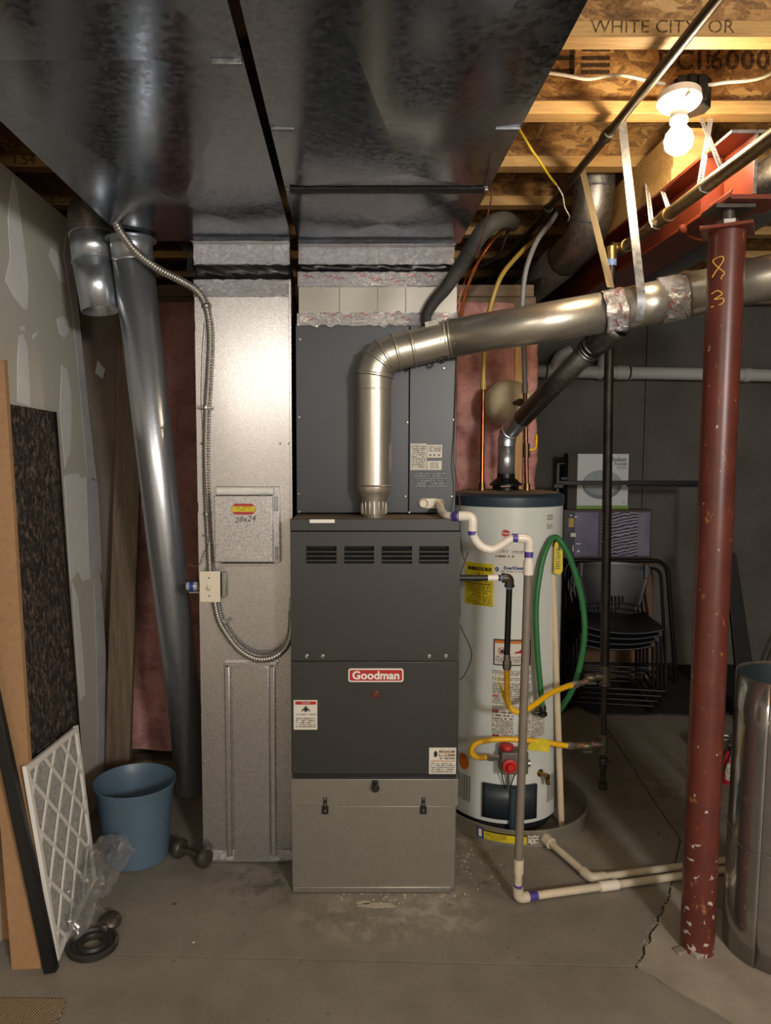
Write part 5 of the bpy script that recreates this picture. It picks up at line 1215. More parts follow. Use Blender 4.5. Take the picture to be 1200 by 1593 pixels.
cable('thin_wire', 'thin brown wires hanging down the right edge of the coil cabinet', [at(711, 560, 2.49), at(709, 620, 2.49), at(707, 680, 2.49), at(706, 720, 2.48), at(713, 760, 2.46), at(716, 790, 2.42), at(716, 830, 2.40), at(722, 870, 2.40), at(728, 860, 2.40), at(716, 900, 2.40), at(716, 960, 2.38)], .0018, mat('brown_wire', (92, 60, 44), .5))
cable('thin_wire', 'thin dark wire bowing out from the furnace side in front of the heater', [at(716, 972, 2.36), at(724, 990, 2.36), at(733, 1010, 2.36), at(733, 1026, 2.36), at(724, 1048, 2.36), at(716, 1058, 2.36)], .0018, soot_m)
# refrigerant lines
sl_ = thing('suction_line', 'thick black foam insulated pipe rising from behind the flue elbow beside the supply duct', 'pipe', at(664, 500, 2.49))
P = [at(664, 506, 2.476), at(664, 490, 2.474), at(676, 469, 2.468), at(694, 448, 2.458), at(714, 418, 2.45), at(733, 388, 2.42), at(750, 362, 2.40), at(766, 348, 2.42), at(785, 342, 2.60), at(798, 348, 2.85)]
S_ = spline(P, 7); MB().tube(S_, [.0175+.0105*min(1, max(0, (i/len(S_)-.1)/.6)) for i in range(len(S_))], 20).build('insulation', foam_m, sl_)
cable('liquid_line', 'bright copper line curving up right of the black insulated pipe', [at(716, 500, 2.53), at(722, 468, 2.52), at(731, 436, 2.50), at(745, 405, 2.48), at(763, 378, 2.50), at(780, 360, 2.6), at(796, 350, 2.75), at(806, 348, 3.0)], .0062, copper_m, 'pipe')
cable('black_hose', 'dark cable bundle hanging below the fifth joist', [at(793, 352, 2.9), at(786, 372, 2.9), at(778, 392, 2.92), at(768, 404, 2.95), at(748, 412, 3.0)], .006, black_m)

# ------------------------------------------------------------------ conduit, switch
def conduit(name, label, pts, r, sub=24, mt=zinc_m):
    t = thing(name, label, 'conduit', pts[-1]); P = spline(pts, sub); L = [0]
    for i in range(1, len(P)): L.append(L[-1]+(P[i]-P[i-1]).length)
    tot = L[-1]; n = int(tot/.0022); Q = []; j = 0
    for k in range(n+1):
        s_ = tot*k/n
        while j < len(L)-2 and L[j+1] < s_: j += 1
        u = (s_-L[j])/max(1e-9, L[j+1]-L[j]); Q.append(P[j]+(P[j+1]-P[j])*u)
    MB().tube(Q, [r*(1+.13*(1, .6, -1, .0)[k % 4]) for k in range(n+1)], 10).build('flexible_tube', mt, t, ang=180); return t
steelflex = galv('flex_steel', (168, 164, 156), .28, .42, 200, .15, 500, .05)
YK = YRD-.014
cu = conduit('upper_flexible_conduit', 'armoured conduit snaking from above down the left edge of the return riser', [V(fl(180, 346, 2.112).x, fl(180, 346, 2.112).y, 2.112), at(190, 364, 2.29), at(214, 394, 2.32), at(246, 418, 2.36), at(280, 436, 2.41), at(306, 452, YK-.02), at(321, 478, YK), at(327, 520, YK), at(325, 580, YK), at(321, 650, YK), at(320, 720, YK), at(322, 790, YK), at(325, 850, YK), at(327, 890, YK-.01)], .0118, 10, steelflex)
cl_ = conduit('lower_flexible_conduit', 'armoured conduit looping from the switch box to the furnace side', [at(333, 930, YK-.012), at(340, 962, YK-.012), at(352, 985, YK-.013), at(372, 1010, YK-.018), at(396, 1024, YK-.026), at(420, 1024, YK-.028), at(440, 1012, YK-.028), at(451, 992, YK-.027), at(454, 962, YK-.026), at(454, 950, YK-.025)], .0115, 14, steelflex)
for t, (x, y), w in ((cu, (320, 634), .026), (cu, (322, 800), .0), (cl_, (346, 968), .018)):
    c = at(x, y, YK)
    if w: MB().obox(c+V(-.004 if t is cu else .008, -.010, .0), (w, 0, .006 if t is cl_ else 0), (0, .0015, 0), (-.001, 0, .0045)).build('conduit_clip', zinc_m, t, .001)
    MB().lathe([(.0132, -.005), (.0138, 0), (.0132, .005)], c, (.1, 0, 1), 14).build('clip_loop', zinc_m, t)
    if w: screw(t, c+V(-w*.8 if t is cu else .022, -.012, .006 if t is cl_ else 0), r=.0032)
c = at(321, 476, YK); MB().lathe([(.014, -.007), (.016, -.004), (.016, .004), (.014, .007)], c, (-.2, 0, 1), 14).build('conduit_strap', zinc_m, cu)
c = at(454.5, 944, YK-.025); cf = MB().obox(c, (.0085, 0, 0), (0, .014, 0), (0, 0, .013)).build('angle_connector', zinc_m, cl_, .003)
MB().lathe([(.010, 0), (.010, .022)], c+V(.004, 0, .002), (1, .4, 0), 12).build('connector_throat', zinc_m, cf); MB().obox(c+V(-.004, -.010, .022), (.004, 0, .001), (0, .006, 0), (0, 0, .012)).build('connector_ear', zinc_m, cf, .002)
p, q = at(310, 889, YK-.03), at(343, 937, YK-.03)
sw = thing('switch_box', 'cream switch plate on a steel box, beside a blue-banded knob, on the return riser', 'switch', ((p.x+q.x)/2, YK, q.z))
box('box', zinc_m, sw, p.x+.006, q.x-.002, YK-.024, YRD-.001, q.z+.004, p.z-.004, .002)
box('mounting_ear', zinc_m, sw, q.x, q.x+.016, YK-.006, YRD-.002, q.z+.012, p.z-.006, .002)
pt = box('cover_plate', cream_m, sw, p.x, q.x, YK-.030, YK-.0245, q.z, p.z, .002)
cc = V((p.x+q.x)/2-.002, YK-.030, (p.z+q.z)/2)
MB().obox(cc+V(0, -.001, 0), (.0055, 0, 0), (0, .0015, 0), (0, 0, .012)).build('toggle_collar', cream_m, pt, .001)
MB().obox(cc+V(0, -.008, -.004), (.0035, 0, 0), (0, .009, -.005), (0, .002, .0045)).build('toggle', cream_m, pt, .001)
for dz in (.030, -.030): screw(pt, cc+V(0, -.0004, dz), r=.0024)
kb = at(299, 912, YK-.02)
kn = MB().lathe([(.002, -.018), (.014, -.018), (.0155, -.010), (.0155, .010), (.014, .018), (.002, .018)], kb, (1, 0, 0), 20).build('side_knob', glassy_m, sw)
MB().lathe([(.0162, -.0065), (.0162, .0065)], kb, (1, 0, 0), 20).build('blue_band', bluepl_m, kn)
box('knob_bracket', zinc_m, sw, kb.x-.014, p.x+.008, YK-.010, YK-.006, kb.z-.026, kb.z-.020, .001)
cable('thin_wire', 'thin brown wire running beside the upper conduit to the blue-banded knob', [at(318, 500, YK-.012), at(314, 560, YK-.012), at(313, 630, YK-.014), at(317, 700, YK-.014), at(322, 780, YK-.014), at(325, 840, YK-.014), at(316, 862, YK-.01), at(311, 876, YK-.012), at(303, 882, YK-.015), at(294, 878, YK-.015), at(289, 888, YK-.015), at(292, 902, YK-.02)], .0014, MATS['brown_wire'])

# ------------------------------------------------------------------ round ducts in the left corner
ld1 = thing('leaning_round_duct', 'long shiny round duct leaning from the ceiling down behind the return riser', 'duct', at(300, 1226, 2.9))
TA, TB = at(207, 402, 2.42), at(301, 1226, 2.78); r_ = .0635
MB().tube([TA, TA+(TB-TA)*.5, TB], [r_, r_*.985, r_*.97], 48, False).build('long_pipe', pipe_m, ld1, solid=.0012)
e5 = [TA+(TA-TB).normalized()*-.006, TA+(TA-TB).normalized()*.04, V(TA.x-.002, TA.y-.01, 2.109)]
MB().tube(e5, r_+.001, 48, False).build('upper_pipe', pipe_m, ld1, solid=.001)
d5 = (TA-TB).normalized(); collar(ld1, TA+d5*.0, d5, r_+.001, .004, .002, material=pipe_m); MB().lathe([(r_+.002, 0), (r_+.016, .001), (r_+.016, .003), (r_+.002, .004)], V(TA.x-.002, TA.y-.01, 2.0935), (0, 0, 1), 44).build('takeoff_flange', pipe_m, ld1)
ld2 = thing('short_round_duct', 'short open-ended round duct stub hanging from an elbow by the drywall', 'duct', at(155, 488, 2.46))
S0, S1, S2 = at(157, 484, 2.46), at(147, 408, 2.47), at(142, 366, 2.48); r6 = .068
MB().tube([S0, S1], [r6*.90, r6], 44, False).build('open_end', pipe_m, ld2, solid=.0015)
MB().tube([S1, S2], r6+.001, 44, False).build('sleeve', pipe_m, ld2, solid=.001)
for q in (S1, S2): collar(ld2, q, S2-S1, r6+.001, .003, .003, material=pipe_m)
MB().tube(bend([S2, S2+V(-.005, 0, .07), S2+V(.0, .14, .13), S2+V(0, .3, .15)], .08, 4), r6+.002, 44, False).build('elbow', oldp_m, ld2)

# ------------------------------------------------------------------ left foreground: sheets, boards, filter
sp = thing('speckled_panel', 'black speckled felt sheet leaning against the drywall behind the air filter', 'panel', (-.9, 2.2, .0))
Q = [V(-1.0, 2.085, 1.565), V(-1.0, 2.535, 1.56), V(-.925, 2.515, .004), V(-.868, 1.985, .004)]
b = MB(); b.grid(lambda i, j: (Q[0]*(1-i)+Q[1]*i)*(1-j)+(Q[3]*(1-i)+Q[2]*i)*j, 8, 24); b.build('sheet', 'speckled_felt', sp, solid=.006)
bo = thing('fibreboard_strip', 'tan fibreboard strip leaning at the left edge in front of the speckled sheet', 'board', fl(40, 1508))
P = [at(-58, 560, 2.08), at(2, 560, 2.09), at(62, 1508, 0), at(18, 1508, 0)]
P[1], P[2], P[3] = at(6, 560, 2.09), fl(64, 1507), fl(18, 1509)
MB().slab([P[0]+V(0, 0, 0), P[1], P[2], P[3]], (.002, .018, .002)).build('board', tan_m, bo, .001)
bo2 = thing('fibreboard_strip', 'second tan strip behind the first at the far left edge, mostly out of view', 'board', fl(10, 1480))
P2_ = [at(-70, 560, 2.20), at(-24, 560, 2.20), fl(36, 1462), fl(0, 1462)]
MB().slab(P2_, (.002, .015, .002)).build('board', tan_m, bo2, .001)
bb = thing('black_bar', 'black angle bar leaning in front of the tan fibreboard strip', 'bar', fl(80, 1518))
U0, U1 = fl(78, 1518)+V(0, 0, .006), at(-6, 1120, 1.93); ub = (U1-U0).normalized(); uu = V(1, 0, 0); uu = (uu-ub*uu.dot(ub)).normalized(); vv = ub.cross(uu)
E1 = U0+(U1-U0)*1.9
MB().slab([U0-uu*.017, U0+uu*.013, E1+uu*.013, E1-uu*.017], vv*.003).build('bar_flange', black_m, bb, .001); MB().slab([U0+uu*.013, U0+uu*.013-vv*(-.024), E1+uu*.013-vv*(-.024), E1+uu*.013], uu*.003).build('bar_flange', black_m, bb, .001)
# pleated air filter
af = thing('air_filter', 'white pleated air filter with a diamond card grid, leaning on the speckled sheet', 'filter', (-.86, 2.2, 0))
F00, F01, F10, F11 = fl(90, 1494)+V(.004, 0, .002), at(40, 1187, 2.0), fl(142, 1345), at(121, 1124, 2.41)
F00 = V(-.815, 1.965, .004); F01 = atx(40, 1192, -.882); F11 = atx(121, 1128, -.886); F10 = V(-.845, F11.y+.015, .004)
def fq(u, v, d=0.0):
    p_ = (F00*(1-u)+F10*u)*(1-v)+(F01*(1-u)+F11*u)*v; n_ = (F10-F00).cross(F01-F00).normalized(); n_ = n_ if n_.x > 0 else -n_; return p_+n_*d
NU = 60
MB().grid(lambda i, j: fq(.03+.94*i, .025+.95*j, -.004-(.006 if int(round(i*NU)) % 2 else 0.0)), NU, 20).build('pleated_media', 'filter_media', af, smooth=False)
def bar(b, u0, v0, u1, v1, w, d0=-.003, d1=.0015, W=.43, H=.58):
    du, dv = (u1-u0)*W, (v1-v0)*H; L = math.hypot(du, dv); nu_, nv_ = -dv/L*w/W, du/L*w/H
    n = 10; vs, fs = [], []; off = fq(.5, .5, d0)-fq(.5, .5, d1)
    for k in range(n+1):
        a, c = u0+(u1-u0)*k/n, v0+(v1-v0)*k/n; p_, q_ = fq(a-nu_, c-nv_, d1), fq(a+nu_, c+nv_, d1); vs += [p_, q_, q_+off, p_+off]
    fs = [(4*k+e, 4*k+(e+1) % 4, 4*k+4+(e+1) % 4, 4*k+4+e) for k in range(n) for e in range(4)]+[(0, 1, 2, 3), (4*n+3, 4*n+2, 4*n+1, 4*n)]
    b.add(vs, fs)
for (u0, v0, u1, v1) in ((0, .02, 1, .02), (0, .98, 1, .98), (.02, 0, .02, 1), (.98, 0, .98, 1)):
    b = MB(); bar(b, u0, v0, u1, v1, .009, -.010); b.build('frame_strip', 'filter_card', af, smooth=False)
def clip(u0, v0, u1, v1):
    t0, t1 = 0, 1
    for p_, d_ in ((u0, u1-u0), (v0, v1-v0)):
        if abs(d_) < 1e-9: 
            if p_ < .02 or p_ > .98: return None
            continue
        a, c = (.02-p_)/d_, (.98-p_)/d_; a, c = min(a, c), max(a, c); t0, t1 = max(t0, a), min(t1, c)
    return None if t1-t0 < .02 else (u0+(u1-u0)*t0, v0+(v1-v0)*t0, u0+(u1-u0)*t1, v0+(v1-v0)*t1)
su, sv = .325, .255
for k in range(-6, 10):
    for sgn in (1, -1):
        b0 = k*sv+.06; r_c = clip(-.2, b0-.2*sv/su*sgn+(0 if sgn > 0 else sv*.5), 1.2, b0+1.2*sv/su*sgn+(0 if sgn > 0 else sv*.5))
        if r_c: b = MB(); bar(b, *r_c, .0052); b.build('grid_strip', 'filter_card', af, smooth=False)
b = MB(); 
for u0, u1 in ((.28, .34), (.37, .52), (.55, .60)):
    q = [fq(u0, 1.008, -.016), fq(u1, 1.008, -.016), fq(u1, 1.008, -.007), fq(u0, 1.008, -.007)]; b.slab(q, V(0, 0, .0006))
b.build('edge_print', greyink_m, af, smooth=False, kind='stuff')
# crumpled clear plastic bag
bg = thing('plastic_bag', 'crumpled clear plastic bag slumped at the foot of the air filter', 'bag', fl(125, 1450))
random.seed(4)
c0_ = V(-.775, 2.07, .0)
def fn(i, j):
    a = 2*math.pi*i; h = j
    ctr = V(-.845+.07*h*1.0, 2.06+.20*h, .012+.20*h-.05*h*h)
    rad = (.055+.055*math.sin(min(1, h*1.05)*math.pi*.85))*(1-.85*max(0, h-.85)/.15)
    p_ = ctr+V(math.cos(a)*rad*1.0, math.sin(a)*rad*.9, math.sin(a+.6)*rad*.55)
    nn = noise.noise_vector(p_*16)*.026+noise.noise_vector(p_*45)*.013
    p_ += nn; p_.z = max(.004, p_.z); return p_
MB().grid(fn, 70, 60).build('film', 'clear_film', bg, ang=22)
def fn(i, j):
    p_ = V(-.85+.10*i-.01*j, 2.0+.12*i+.08*j, .012+.12*j*(1-j*.3)+.08*i*j); nn = noise.noise_vector(p_*22+V(5, 5, 5))*.034+noise.noise_vector(p_*60)*.014; p_ += nn; p_.z = max(.004, p_.z); return p_
MB().grid(fn, 50, 40).build('film_flap', 'clear_film', bg, ang=22)
# weight plates and dumbbell
wp = fl(144, 1473); R_ = .072
pt = thing('weight_plate', 'flat black weight plate with a large hole on the floor by the bag', 'weight plate', wp)
MB().lathe([(.028, .004), (.028, .016), (.030, .019), (.040, .019), (.042, .016), (.044, .011), (R_-.014, .011), (R_-.011, .017), (R_-.006, .019), (R_, .015), (R_, .003), (R_-.003, .0), (.031, .0)], wp, (0, 0, 1), 56, True).build('plate', rubber_m, pt)
w2 = fl(171, 1440)
pt2 = thing('small_weight', 'small rounded grey weight knob lying just behind the flat plate', 'weight', w2)
MB().lathe([(.001, .0), (.026, .001), (.034, .009), (.035, .018), (.030, .027), (.016, .034), (.001, .036)], w2+V(0, 0, .001), (0, -.12, 1), 32).build('weight_knob', castiron_m, pt2)
MB().lathe([(.011, .0), (.013, .004), (.013, .012), (.010, .014)], w2+V(-.006, -.030, .014), (0, -1, .1), 14).build('weight_hub', castiron_m, pt2)
db = thing('dumbbell', 'small grey cast iron dumbbell on the floor beside the blue bucket', 'dumbbell', fl(300, 1345))
D0, D1 = fl(280, 1338), fl(317, 1352); D0 = D0+V(0, .01, .036); D1 = D1+V(0, .01, .036); dd_ = (D1-D0).normalized()
MB().tube([D0, D0+(D1-D0)*.5, D1], [.0105, .0125, .0105], 16).build('handle', castiron_m, db)
for q, s_ in ((D0, -1), (D1, 1)): MB().lathe([(.012, -.014), (.027, -.012), (.034, -.004), (.035, .005), (.031, .014), (.020, .020), (.008, .022), (.001, .022)], q, dd_*s_, 28).build('weight_head', castiron_m, db)
# blue bucket
bk = fl(210, 1335)+V(0, .02, 0)
bu = thing('blue_bucket', 'blue flared plastic wastebasket on the floor between the filter and the return riser', 'bucket', bk)
hb_ = at(214, 1215, bk.y).z
MB().lathe([(.001, .0), (.108, .0), (.112, .004), (.117, .08), (.123, .16), (.132, .24), (.141, hb_-.004), (.1425, hb_+.002), (.141, hb_+.004), (.138, hb_-.002), (.1295, .24), (.1205, .16), (.1145, .08), (.109, .006), (.001, .006)], bk+V(0, 0, .001), (0, 0, 1), 64).build('basket', bucket_m, bu)
# carpet scrap
cs = thing('carpet_scrap', 'brown woven carpet scrap in the bottom left corner of the floor', 'rug', fl(60, 1585))
pl_ = [fl(-60, 1556), fl(40, 1556), fl(100, 1557), fl(103, 1562), fl(94, 1582), fl(86, 1596), fl(80, 1680), fl(-60, 1680)]
MB().slab([p_+V(0, 0, .007) for p_ in pl_], (0, 0, -.0065)).build('carpet', 'woven_carpet', cs, .002)
# little leaves and chips on the floor
for (x, y, a, lab) in ((271, 1407, .4, 'brown leaf chip on the open floor right of the plastic bag'), (1025, 1297, .2, 'dark chip on the floor left of the red column'), (301, 1467, .3, 'pale chip on the floor right of the flat weight plate')):
    p_ = fl(x, y); s_ = .006 if a > .35 else .004
    tag(MB().add([p_+V(-s_*1.6, 0, .001), p_+V(0, s_, .003), p_+V(s_*1.6, .001, .002), p_+V(0, -s_, .001), p_+V(0, 0, .005), p_+V(0, 0, .0004)], [(0, 1, 4), (1, 2, 4), (2, 3, 4), (3, 0, 4), (1, 0, 5), (2, 1, 5), (3, 2, 5), (0, 3, 5)]).build('floor_chip', soot_m if s_ < .005 and x > 400 else (chalk_m if x > 290 else rust_m), smooth=False), lab, 'debris')

# ------------------------------------------------------------------ right foreground: rolled sheet metal, cans
sc = thing('sheet_metal_cylinder', 'tall open cylinder of shiny rolled sheet metal standing right of the red column', 'cylinder', (1.235, 2.03, 0))
SCX, SCY, SR = 1.232, 2.022, .140
zt2 = at(1160, 1050, SCY).z
def fn(i, j):
    a = R(205)+R(372)*i; rr = SR+.0045*i; z = .003+(zt2-.003)*j; return V(SCX+rr*math.cos(a)+.025*j*.4, SCY+rr*math.sin(a), z)
MB().grid(fn, 96, 6).build('sheet', 'bright_sheet_steel', sc, solid=.0012)
MB().grid(lambda i, j: V(SCX+(SR-.003)*math.cos(6.2832*i)+.01*j, SCY+(SR-.003)*math.sin(6.2832*i), .006+(zt2-.012)*j), 64, 4).build('inner_shade_liner', mat('shaded_inner_steel', (62, 72, 74), .45, .6), sc)  # separate liner, its dark colour stands for the shade inside the cylinder
P = [V(SCX+(SR+.007)*math.cos(R(150)+R(160)*i/24)+.004, SCY+(SR+.007)*math.sin(R(150)+R(160)*i/24), .36-.085*i/24+.012*math.sin(i*.7)) for i in range(25)]
MB().tube(P, .0012, 6).build('tie_wire', zinc_m, sc)
pc_ = fl(1140, 1212); 
pcan = thing('paint_can', 'silver paint can with a wire bail, half hidden between column and sheet metal cylinder', 'can', pc_+V(.03, .1, 0))
cb_ = pc_+V(.025, .12, 0); zt3 = at(1138, 1150, cb_.y).z
MB().lathe([(.001, 0), (.062, .0), (.064, .004), (.062, .010), (.062, zt3-.01), (.066, zt3-.006), (.066, zt3), (.058, zt3), (.056, zt3-.006), (.001, zt3-.006)], cb_+V(0, 0, .001), (0, 0, 1), 36).build('can_body', 'bright_sheet_steel', pcan)
MB().lathe([(.0632, zt3-.034), (.0632, zt3-.028)], cb_, (0, 0, 1), 36).build('blue_stripe', blueink_m, pcan)
MB().tube(spline([cb_+V(-.064, -.01, zt3-.04), cb_+V(-.062, -.04, zt3-.005), cb_+V(-.03, -.055, zt3+.020), cb_+V(.02, -.05, zt3+.01), cb_+V(.06, -.02, zt3-.04)], 5), .0018, 6).build('bail_wire', zinc_m, pcan)
MB().slab([cb_+V(-.060, -.024, .06), cb_+V(-.045, -.048, .06), cb_+V(-.045, -.048, zt3-.05), cb_+V(-.060, -.024, zt3-.05)], (0, -.0006, 0)).build('can_label', paper_m, pcan, smooth=False)
rc = fl(1137, 1222); rcan = thing('red_can', 'small red can with a white label in front of the silver paint can', 'can', rc)
zr = at(1138, 1172, rc.y).z; rcp = rc+V(.008, .03, 0)
MB().lathe([(.001, 0), (.030, 0), (.032, .004), (.032, zr-.03), (.026, zr-.010), (.014, zr), (.001, zr+.001)], rcp+V(0, 0, .001), (0, 0, 1), 28).build('can_body', redlbl_m, rcan)
rect_on(lambda a, z: V(rcp.x+.0326*math.sin(a), rcp.y-.0326*math.cos(a), z), -.95, .15, .02, zr-.045, 10, 1).build('can_label', 'fine_print', rcan)
MB().lathe([(.012, 0), (.013, .004), (.013, .016), (.006, .020)], rcp+V(0, 0, zr-.002), (0, 0, 1), 16).build('can_nozzle', black_m, rcan)

# ------------------------------------------------------------------ the dim back corner
YM = 3.95
mt_ = thing('floor_mat', 'dark floor mat under the stacked black chairs', 'mat', fl(960, 1095))
ed = [fl(x, y) for x, y in ((862, 1118), (884, 1106), (900, 1100), (915, 1108), (930, 1113), (960, 1112), (990, 1114), (1030, 1112), (1075, 1114), (1110, 1112), (1180, 1112))]
MB().slab([p_+V(0, 0, .010) for p_ in ed]+[V(2.6, 4.85, .010), V(1.1, 4.85, .010)], (0, 0, -.0095)).build('mat_sheet', matdark_m, mt_)
# stack of boxes
YX = 4.52
def carton(name, label, x0, y0, x1, y1, Y, depth, side, mt):
    p_, q_ = at(x0, y1, Y), at(x1, y0, Y); t = thing(name, label, 'box', ((p_.x+q_.x)/2, Y, p_.z)); box('carton', mt, t, p_.x, q_.x, Y, Y+depth, p_.z, q_.z, .002); return t, p_, q_
t, p_, q_ = carton('cardboard_carton', 'plain brown cardboard carton behind the stacked chairs', 885, 869, 1018, 1000, YX+.02, .30, 0, cardb_m)
# sits on the floor through a second carton below
t0, p0_, q0_ = carton('cardboard_carton', 'brown cardboard carton at the bottom of the stack behind the chairs', 880, 1000.5, 1022, 1030, YX+.02, .32, 0, cardb_m)
for o in t0.children: bpy.data.objects.remove(o)
box('carton', cardb_m, t0, p0_.x, q0_.x, YX+.02, YX+.34, .012, p_.z-.001, .002)
mb_, p_, q_ = carton('picture_carton', 'flat carton printed with a violet and zebra picture below the white box', 876, 793, 1015, 868.5, YX, .10, 0, mat('carton_frame', (70, 54, 48), .5))
face = [(881, 797, 921, 865, mat('night_print', (46, 52, 66), .4, 0, (14, .6))), (895, 797, 930, 865, purp_m), (936, 797, 993, 865, 'zebra_print'), (993.5, 797, 1003, 865, mat('lilac_grey', (120, 116, 128), .45)), (1004, 797, 1010, 865, purp_m)]
for k, (a, b_, c_, d_, mm) in enumerate(face): sub_rect('printed_field', mb_, a, b_, c_, d_, YX, mm, k)
sub_rect('yellow_print', mb_, 885, 806, 893, 820, YX, mat('print_gold', (190, 160, 80), .5), 7)
for (x, y, w, h) in ((887, 801, 3, 2), (894, 803, 4, 2), (888, 829, 8, 6), (891, 848, 1.2, 10), (896, 845, 8, 1.5), (898, 856, 4, 3)): sub_rect('white_print', mb_, x, y, x+w, y+h, YX, lwhite_m, 8)
wbx = thing('robot_vacuum_box', 'white printed box with a round vacuum picture on top of the picture carton', 'box', at(930, 792.5, YX))
p_, q_ = at(898, 792.3, YX), at(980, 706, YX)
wf = box('carton', wbox_m, wbx, p_.x, q_.x, YX+.008, YX+.14, p_.z, q_.z, .002)
pl2, _ = at(885, 792.3, YX), 0
MB().slab([V(pl2.x, YX+.03, p_.z), V(p_.x-.001, YX+.008, p_.z), V(p_.x-.001, YX+.008, q_.z), V(pl2.x, YX+.03, q_.z+.002)], (0, .10, 0)).build('carton_side', greybox_m, wbx)
YS = YX+.008
sub_rect('green_band', wbx, 898, 786.5, 978, 792, YS, green_m)
c = at(937, 754, YS); R1 = .112
rim = MB().add([face_y(c, .0010)(R1*1.08*math.cos(i*.1309), R1*.80*math.sin(i*.1309)) for i in range(48)], [tuple(range(48))]).build('vacuum_picture', vac2_m, wbx, smooth=False)
MB().add([face_y(c+V(.002, 0, .012), .0016)(R1*1.0*math.cos(i*.1309), R1*.68*math.sin(i*.1309)) for i in range(48)], [tuple(range(48))]).build('vacuum_lid', vac_m, rim, smooth=False)
text('iRobot', .036, face_y(at(962, 715, YS), .0012), mat('print_green_grey', (88, 110, 84), .5), wbx, bold=.0012); text('Roomba', .022, face_y(at(966, 721.5, YS), .0012), greyink_m, wbx, bold=.0006)
text('i3', .022, face_y(at(970, 781, YS), .0012), greyink_m, wbx); sub_rect('small_print', wbx, 960, 724.5, 975, 730, YS, mat('small_print_grey', (180, 186, 186), .5))
# bed-rail: dark bar with upright end bracket
br = thing('steel_bar', 'long black steel rail with an end bracket in front of the white box', 'bar', at(866, 790, 4.25))
p_, q_ = at(868, 751, 4.25), at(1112, 754, 4.25)
box('rail', blkmet_m, br, p_.x, q_.x, 4.235, 4.262, p_.z-.012, p_.z+.012, .002); box('rail_lower_flange', blkmet_m, br, at(980, 758, 4.25).x, q_.x, 4.262, 4.30, p_.z-.026, p_.z-.014, .002)
u_, v_ = at(866, 800, 4.24), at(866, 720, 4.24); box('end_bracket', blkmet_m, br, u_.x-.009, u_.x+.009, 4.225, 4.24, .011, v_.z, .002); box('end_post', blkmet_m, br, q_.x-.02, q_.x, 4.226, 4.234, .011, q_.z+.01, .002); box('bracket_hook', blkmet_m, br, u_.x-.009, u_.x+.034, 4.215, 4.24, v_.z-.008, v_.z, .002)
box('bracket_block', blkmet_m, br, u_.x-.028, u_.x+.03, 4.21, 4.236, p_.z-.03, p_.z-.004, .003); box('bracket_lug', blkmet_m, br, u_.x+.01, u_.x+.05, 4.20, 4.234, p_.z+.018, p_.z+.034, .002)
# folded frame standing behind the chairs
fr = thing('folded_table_frame', 'black tubular folding frame with rounded corners standing behind the chairs', 'frame', at(960, 1060, 4.34))
YQ = 4.45
MB().tube(bend([at(885, 1064, YQ), at(878, 872, YQ), at(1038, 872, YQ), at(1052, 1060, YQ)], .09, 6), .0125, 12).build('outer_tube', blkmet_m, fr)
MB().tube(bend([at(893, 1020, YQ-.05), at(889, 884, YQ-.05), at(1028, 884, YQ-.05), at(1037, 1050, YQ-.05)], .06, 5), .010, 10).build('inner_tube', blkmet_m, fr)
for y in (1032, 1044): MB().cyl(at(888, y, YQ-.02), at(1046, y+2, YQ-.02), .009, 10).build('cross_tube', blkmet_m, fr)
c = at(893, 1036, YQ-.03); box('hinge_plate', blkmet_m, fr, c.x-.03, c.x+.05, c.y-.012, c.y+.004, c.z-.02, c.z+.02, .002)
for s_ in ((885, 1064), (1052, 1060)):
    a_ = at(*s_, YQ); MB().cyl(a_, V(a_.x, YQ, .012), .0125, 12).build('leg', blkmet_m, fr)
# chairs
def make_chair():
    t = thing('stacking_chair', '', 'chair', (0, 0, 0), 'stacked black chairs'); W, D = .225, .21
    def seat(i, j):
        x = -W+2*W*i; y = -D+2*D*j; return V(x*(1-.12*j), y, .45-.020*math.cos(x/W*1.3)-.012*math.cos(y/D*1.2)+.02*(abs(x)/W)**3-(.022*(1-j*6) if j < .166 else 0))
    MB().grid(seat, 18, 16).build('seat', chair_m, t, .004, solid=.012, ang=60)
    def back(i, j):
        w = .17+.075*j-.02*max(0, j-.85)/.15; x = -w+2*w*i; return V(x, .215+.02*j+.05*(1-(x/w)**2)*.8, .50+.29*j-.012*(x/w)**2)
    bk_ = MB().grid(back, 18, 14).build('backrest', chair_m, t, .004, solid=.010, ang=60)
    for k in range(7): box('back_slot', dkgap_m, bk_, -.066+.022*k-.005, -.066+.022*k+.005, .233, .262, .515, .555, .002)
    for s_ in (-1, 1):
        MB().tube(bend([V(s_*.235, -.19, .43), V(s_*.24, -.24, .02), V(s_*.24, .27, .02), V(s_*.215, .20, .46)], .04, 5), .0095, 10).build('sled_frame', blkmet_m, t)
        MB().tube(bend([V(s_*.215, .20, .45), V(s_*.20, .255, .60), V(s_*.215, .255, .70)], .05, 4), .0095, 10).build('back_post', blkmet_m, t)
        MB().obox(V(s_*.205, .222, .735), (.014, 0, 0), (0, .010, 0), (0, 0, .05)).build('back_cap', mat('cap_grey', (60, 64, 70), .4) if 'cap_grey' not in MATS else MATS['cap_grey'], t, .006)
    for y_, z_ in ((-.235, .06), (.255, .06)): MB().cyl(V(-.24, y_, z_), V(.24, y_, z_), .008, 10).build('crossbar', blkmet_m, t)
    return t
ch = make_chair(); cpos = at(960, 1075, 4.05); sr = at(962, 990, 4.0)
names = ['topmost black chair of the stack, its backrest clear of the others', 'black chair second from the top of the stack', 'black chair third from the top of the stack', 'bottom black chair of the stack, standing on the dark mat']
first = True
base_x = at(962, 985, 4.05).x; seat_z = at(962, 976, 4.05).z
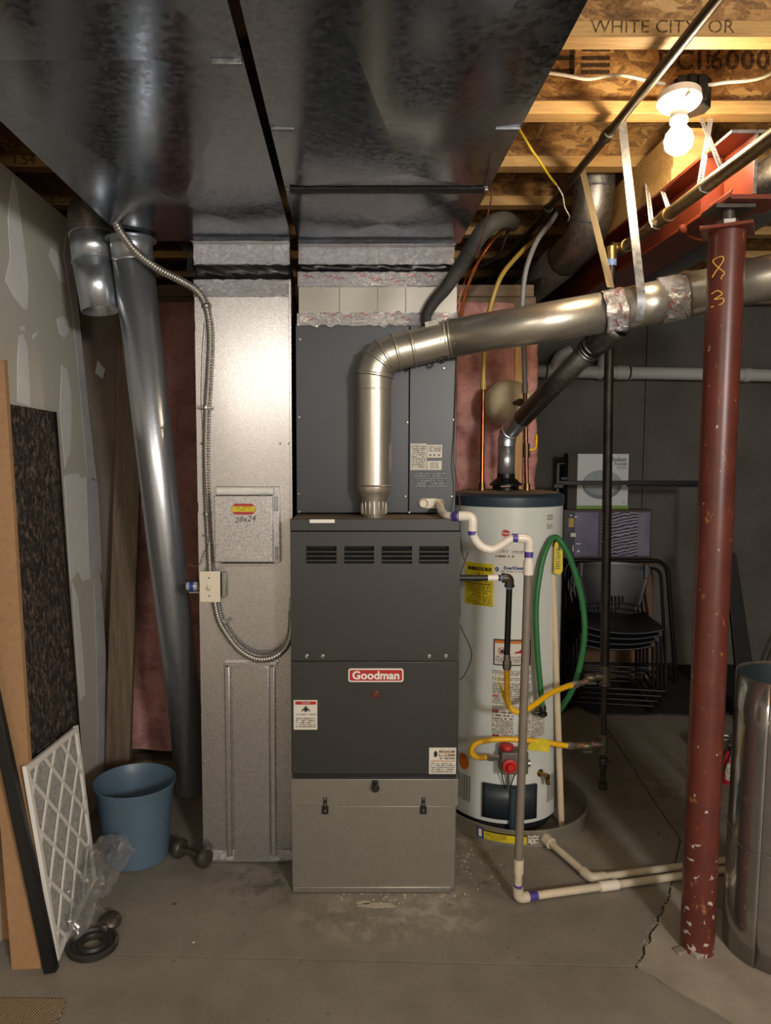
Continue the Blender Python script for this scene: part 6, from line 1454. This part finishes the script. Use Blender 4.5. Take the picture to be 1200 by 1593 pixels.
for k in range(4):
    c_ = ch if k == 0 else copy_tree(ch)
    c_['label'] = names[k]; c_.location = (base_x-.010*k, 4.08+.026*k-.03, .012+.036*(3-k)); c_.rotation_euler = (0, 0, R(-10)); c_.scale = (.88, .88, .85)
# things along the dark right side
lp = thing('black_board', 'tall black board leaning in the dark right of the red column', 'board', (2.15, 4.0, 0))
MB().slab([at(1128, 850, 3.9), at(1146, 862, 3.9), V(at(1168, 1090, 3.9).x, 3.78, .002), V(at(1136, 1090, 3.9).x, 3.78, .002)], (0, .02, 0)).build('board', black_m, lp, .002)
for k, lab in enumerate(('thin metal rod standing behind the sheet metal cylinder, left one', 'thin metal rod standing behind the sheet metal cylinder, right one')):
    rdx = thing('metal_rod', lab, 'rod', at(1184+k*10, 1046, 2.6)); a_ = at(1178+k*9, 1046, 2.6); b_ = at(1206+k*9, 975, 2.5); d_ = (a_-b_); foot = a_+d_*(a_.z/max(.01, -d_.z)) if False else a_+d_.normalized()*(a_.z/max(.05, -d_.normalized().z))
    MB().tube([V(foot.x, foot.y, .003), b_+(b_-a_)*3], .004, 8).build('rod', castiron_m, rdx)
# white drain on the far wall
dw = thing('white_drain_pipe', 'white plastic drain pipe running along the dark back wall', 'drain pipe', at(1000, 580, 4.8))
YW = 4.80; a_, b_ = at(830, 577, YW), at(1300, 586, YW)
MB().tube([a_, b_], .040, 24).build('pipe', 'white_pvc' if False else mat('far_pvc', (190, 190, 186), .4), dw)
for x0, x1 in ((846, 852), (930, 941), (958, 982), (1155, 1166)):
    u_ = (x0-830)/470; v_ = (x1-830)/470; MB().tube([a_+(b_-a_)*u_, a_+(b_-a_)*v_], .046, 24).build('coupling', MATS['far_pvc'], dw)
w_ = a_+(b_-a_)*((862-830)/470); MB().tube(bend([w_, w_+V(.02, -.02, .09), w_+V(.10, -.03, .13)], .05, 4), .036, 20).build('wye_branch', MATS['far_pvc'], dw)
w2_ = a_+(b_-a_)*((938-830)/470); MB().tube([w2_, w2_+V(.01, 0, .25), w2_+V(.01, .02, .7)], .036, 20).build('riser', MATS['far_pvc'], dw)
for x in (849, 938, 978): 
    u_ = (x-830)/470; MB().lathe([(.0465, -.006), (.0465, .006)], a_+(b_-a_)*u_, b_-a_, 24).build('black_coupling_line', soot_m, dw)
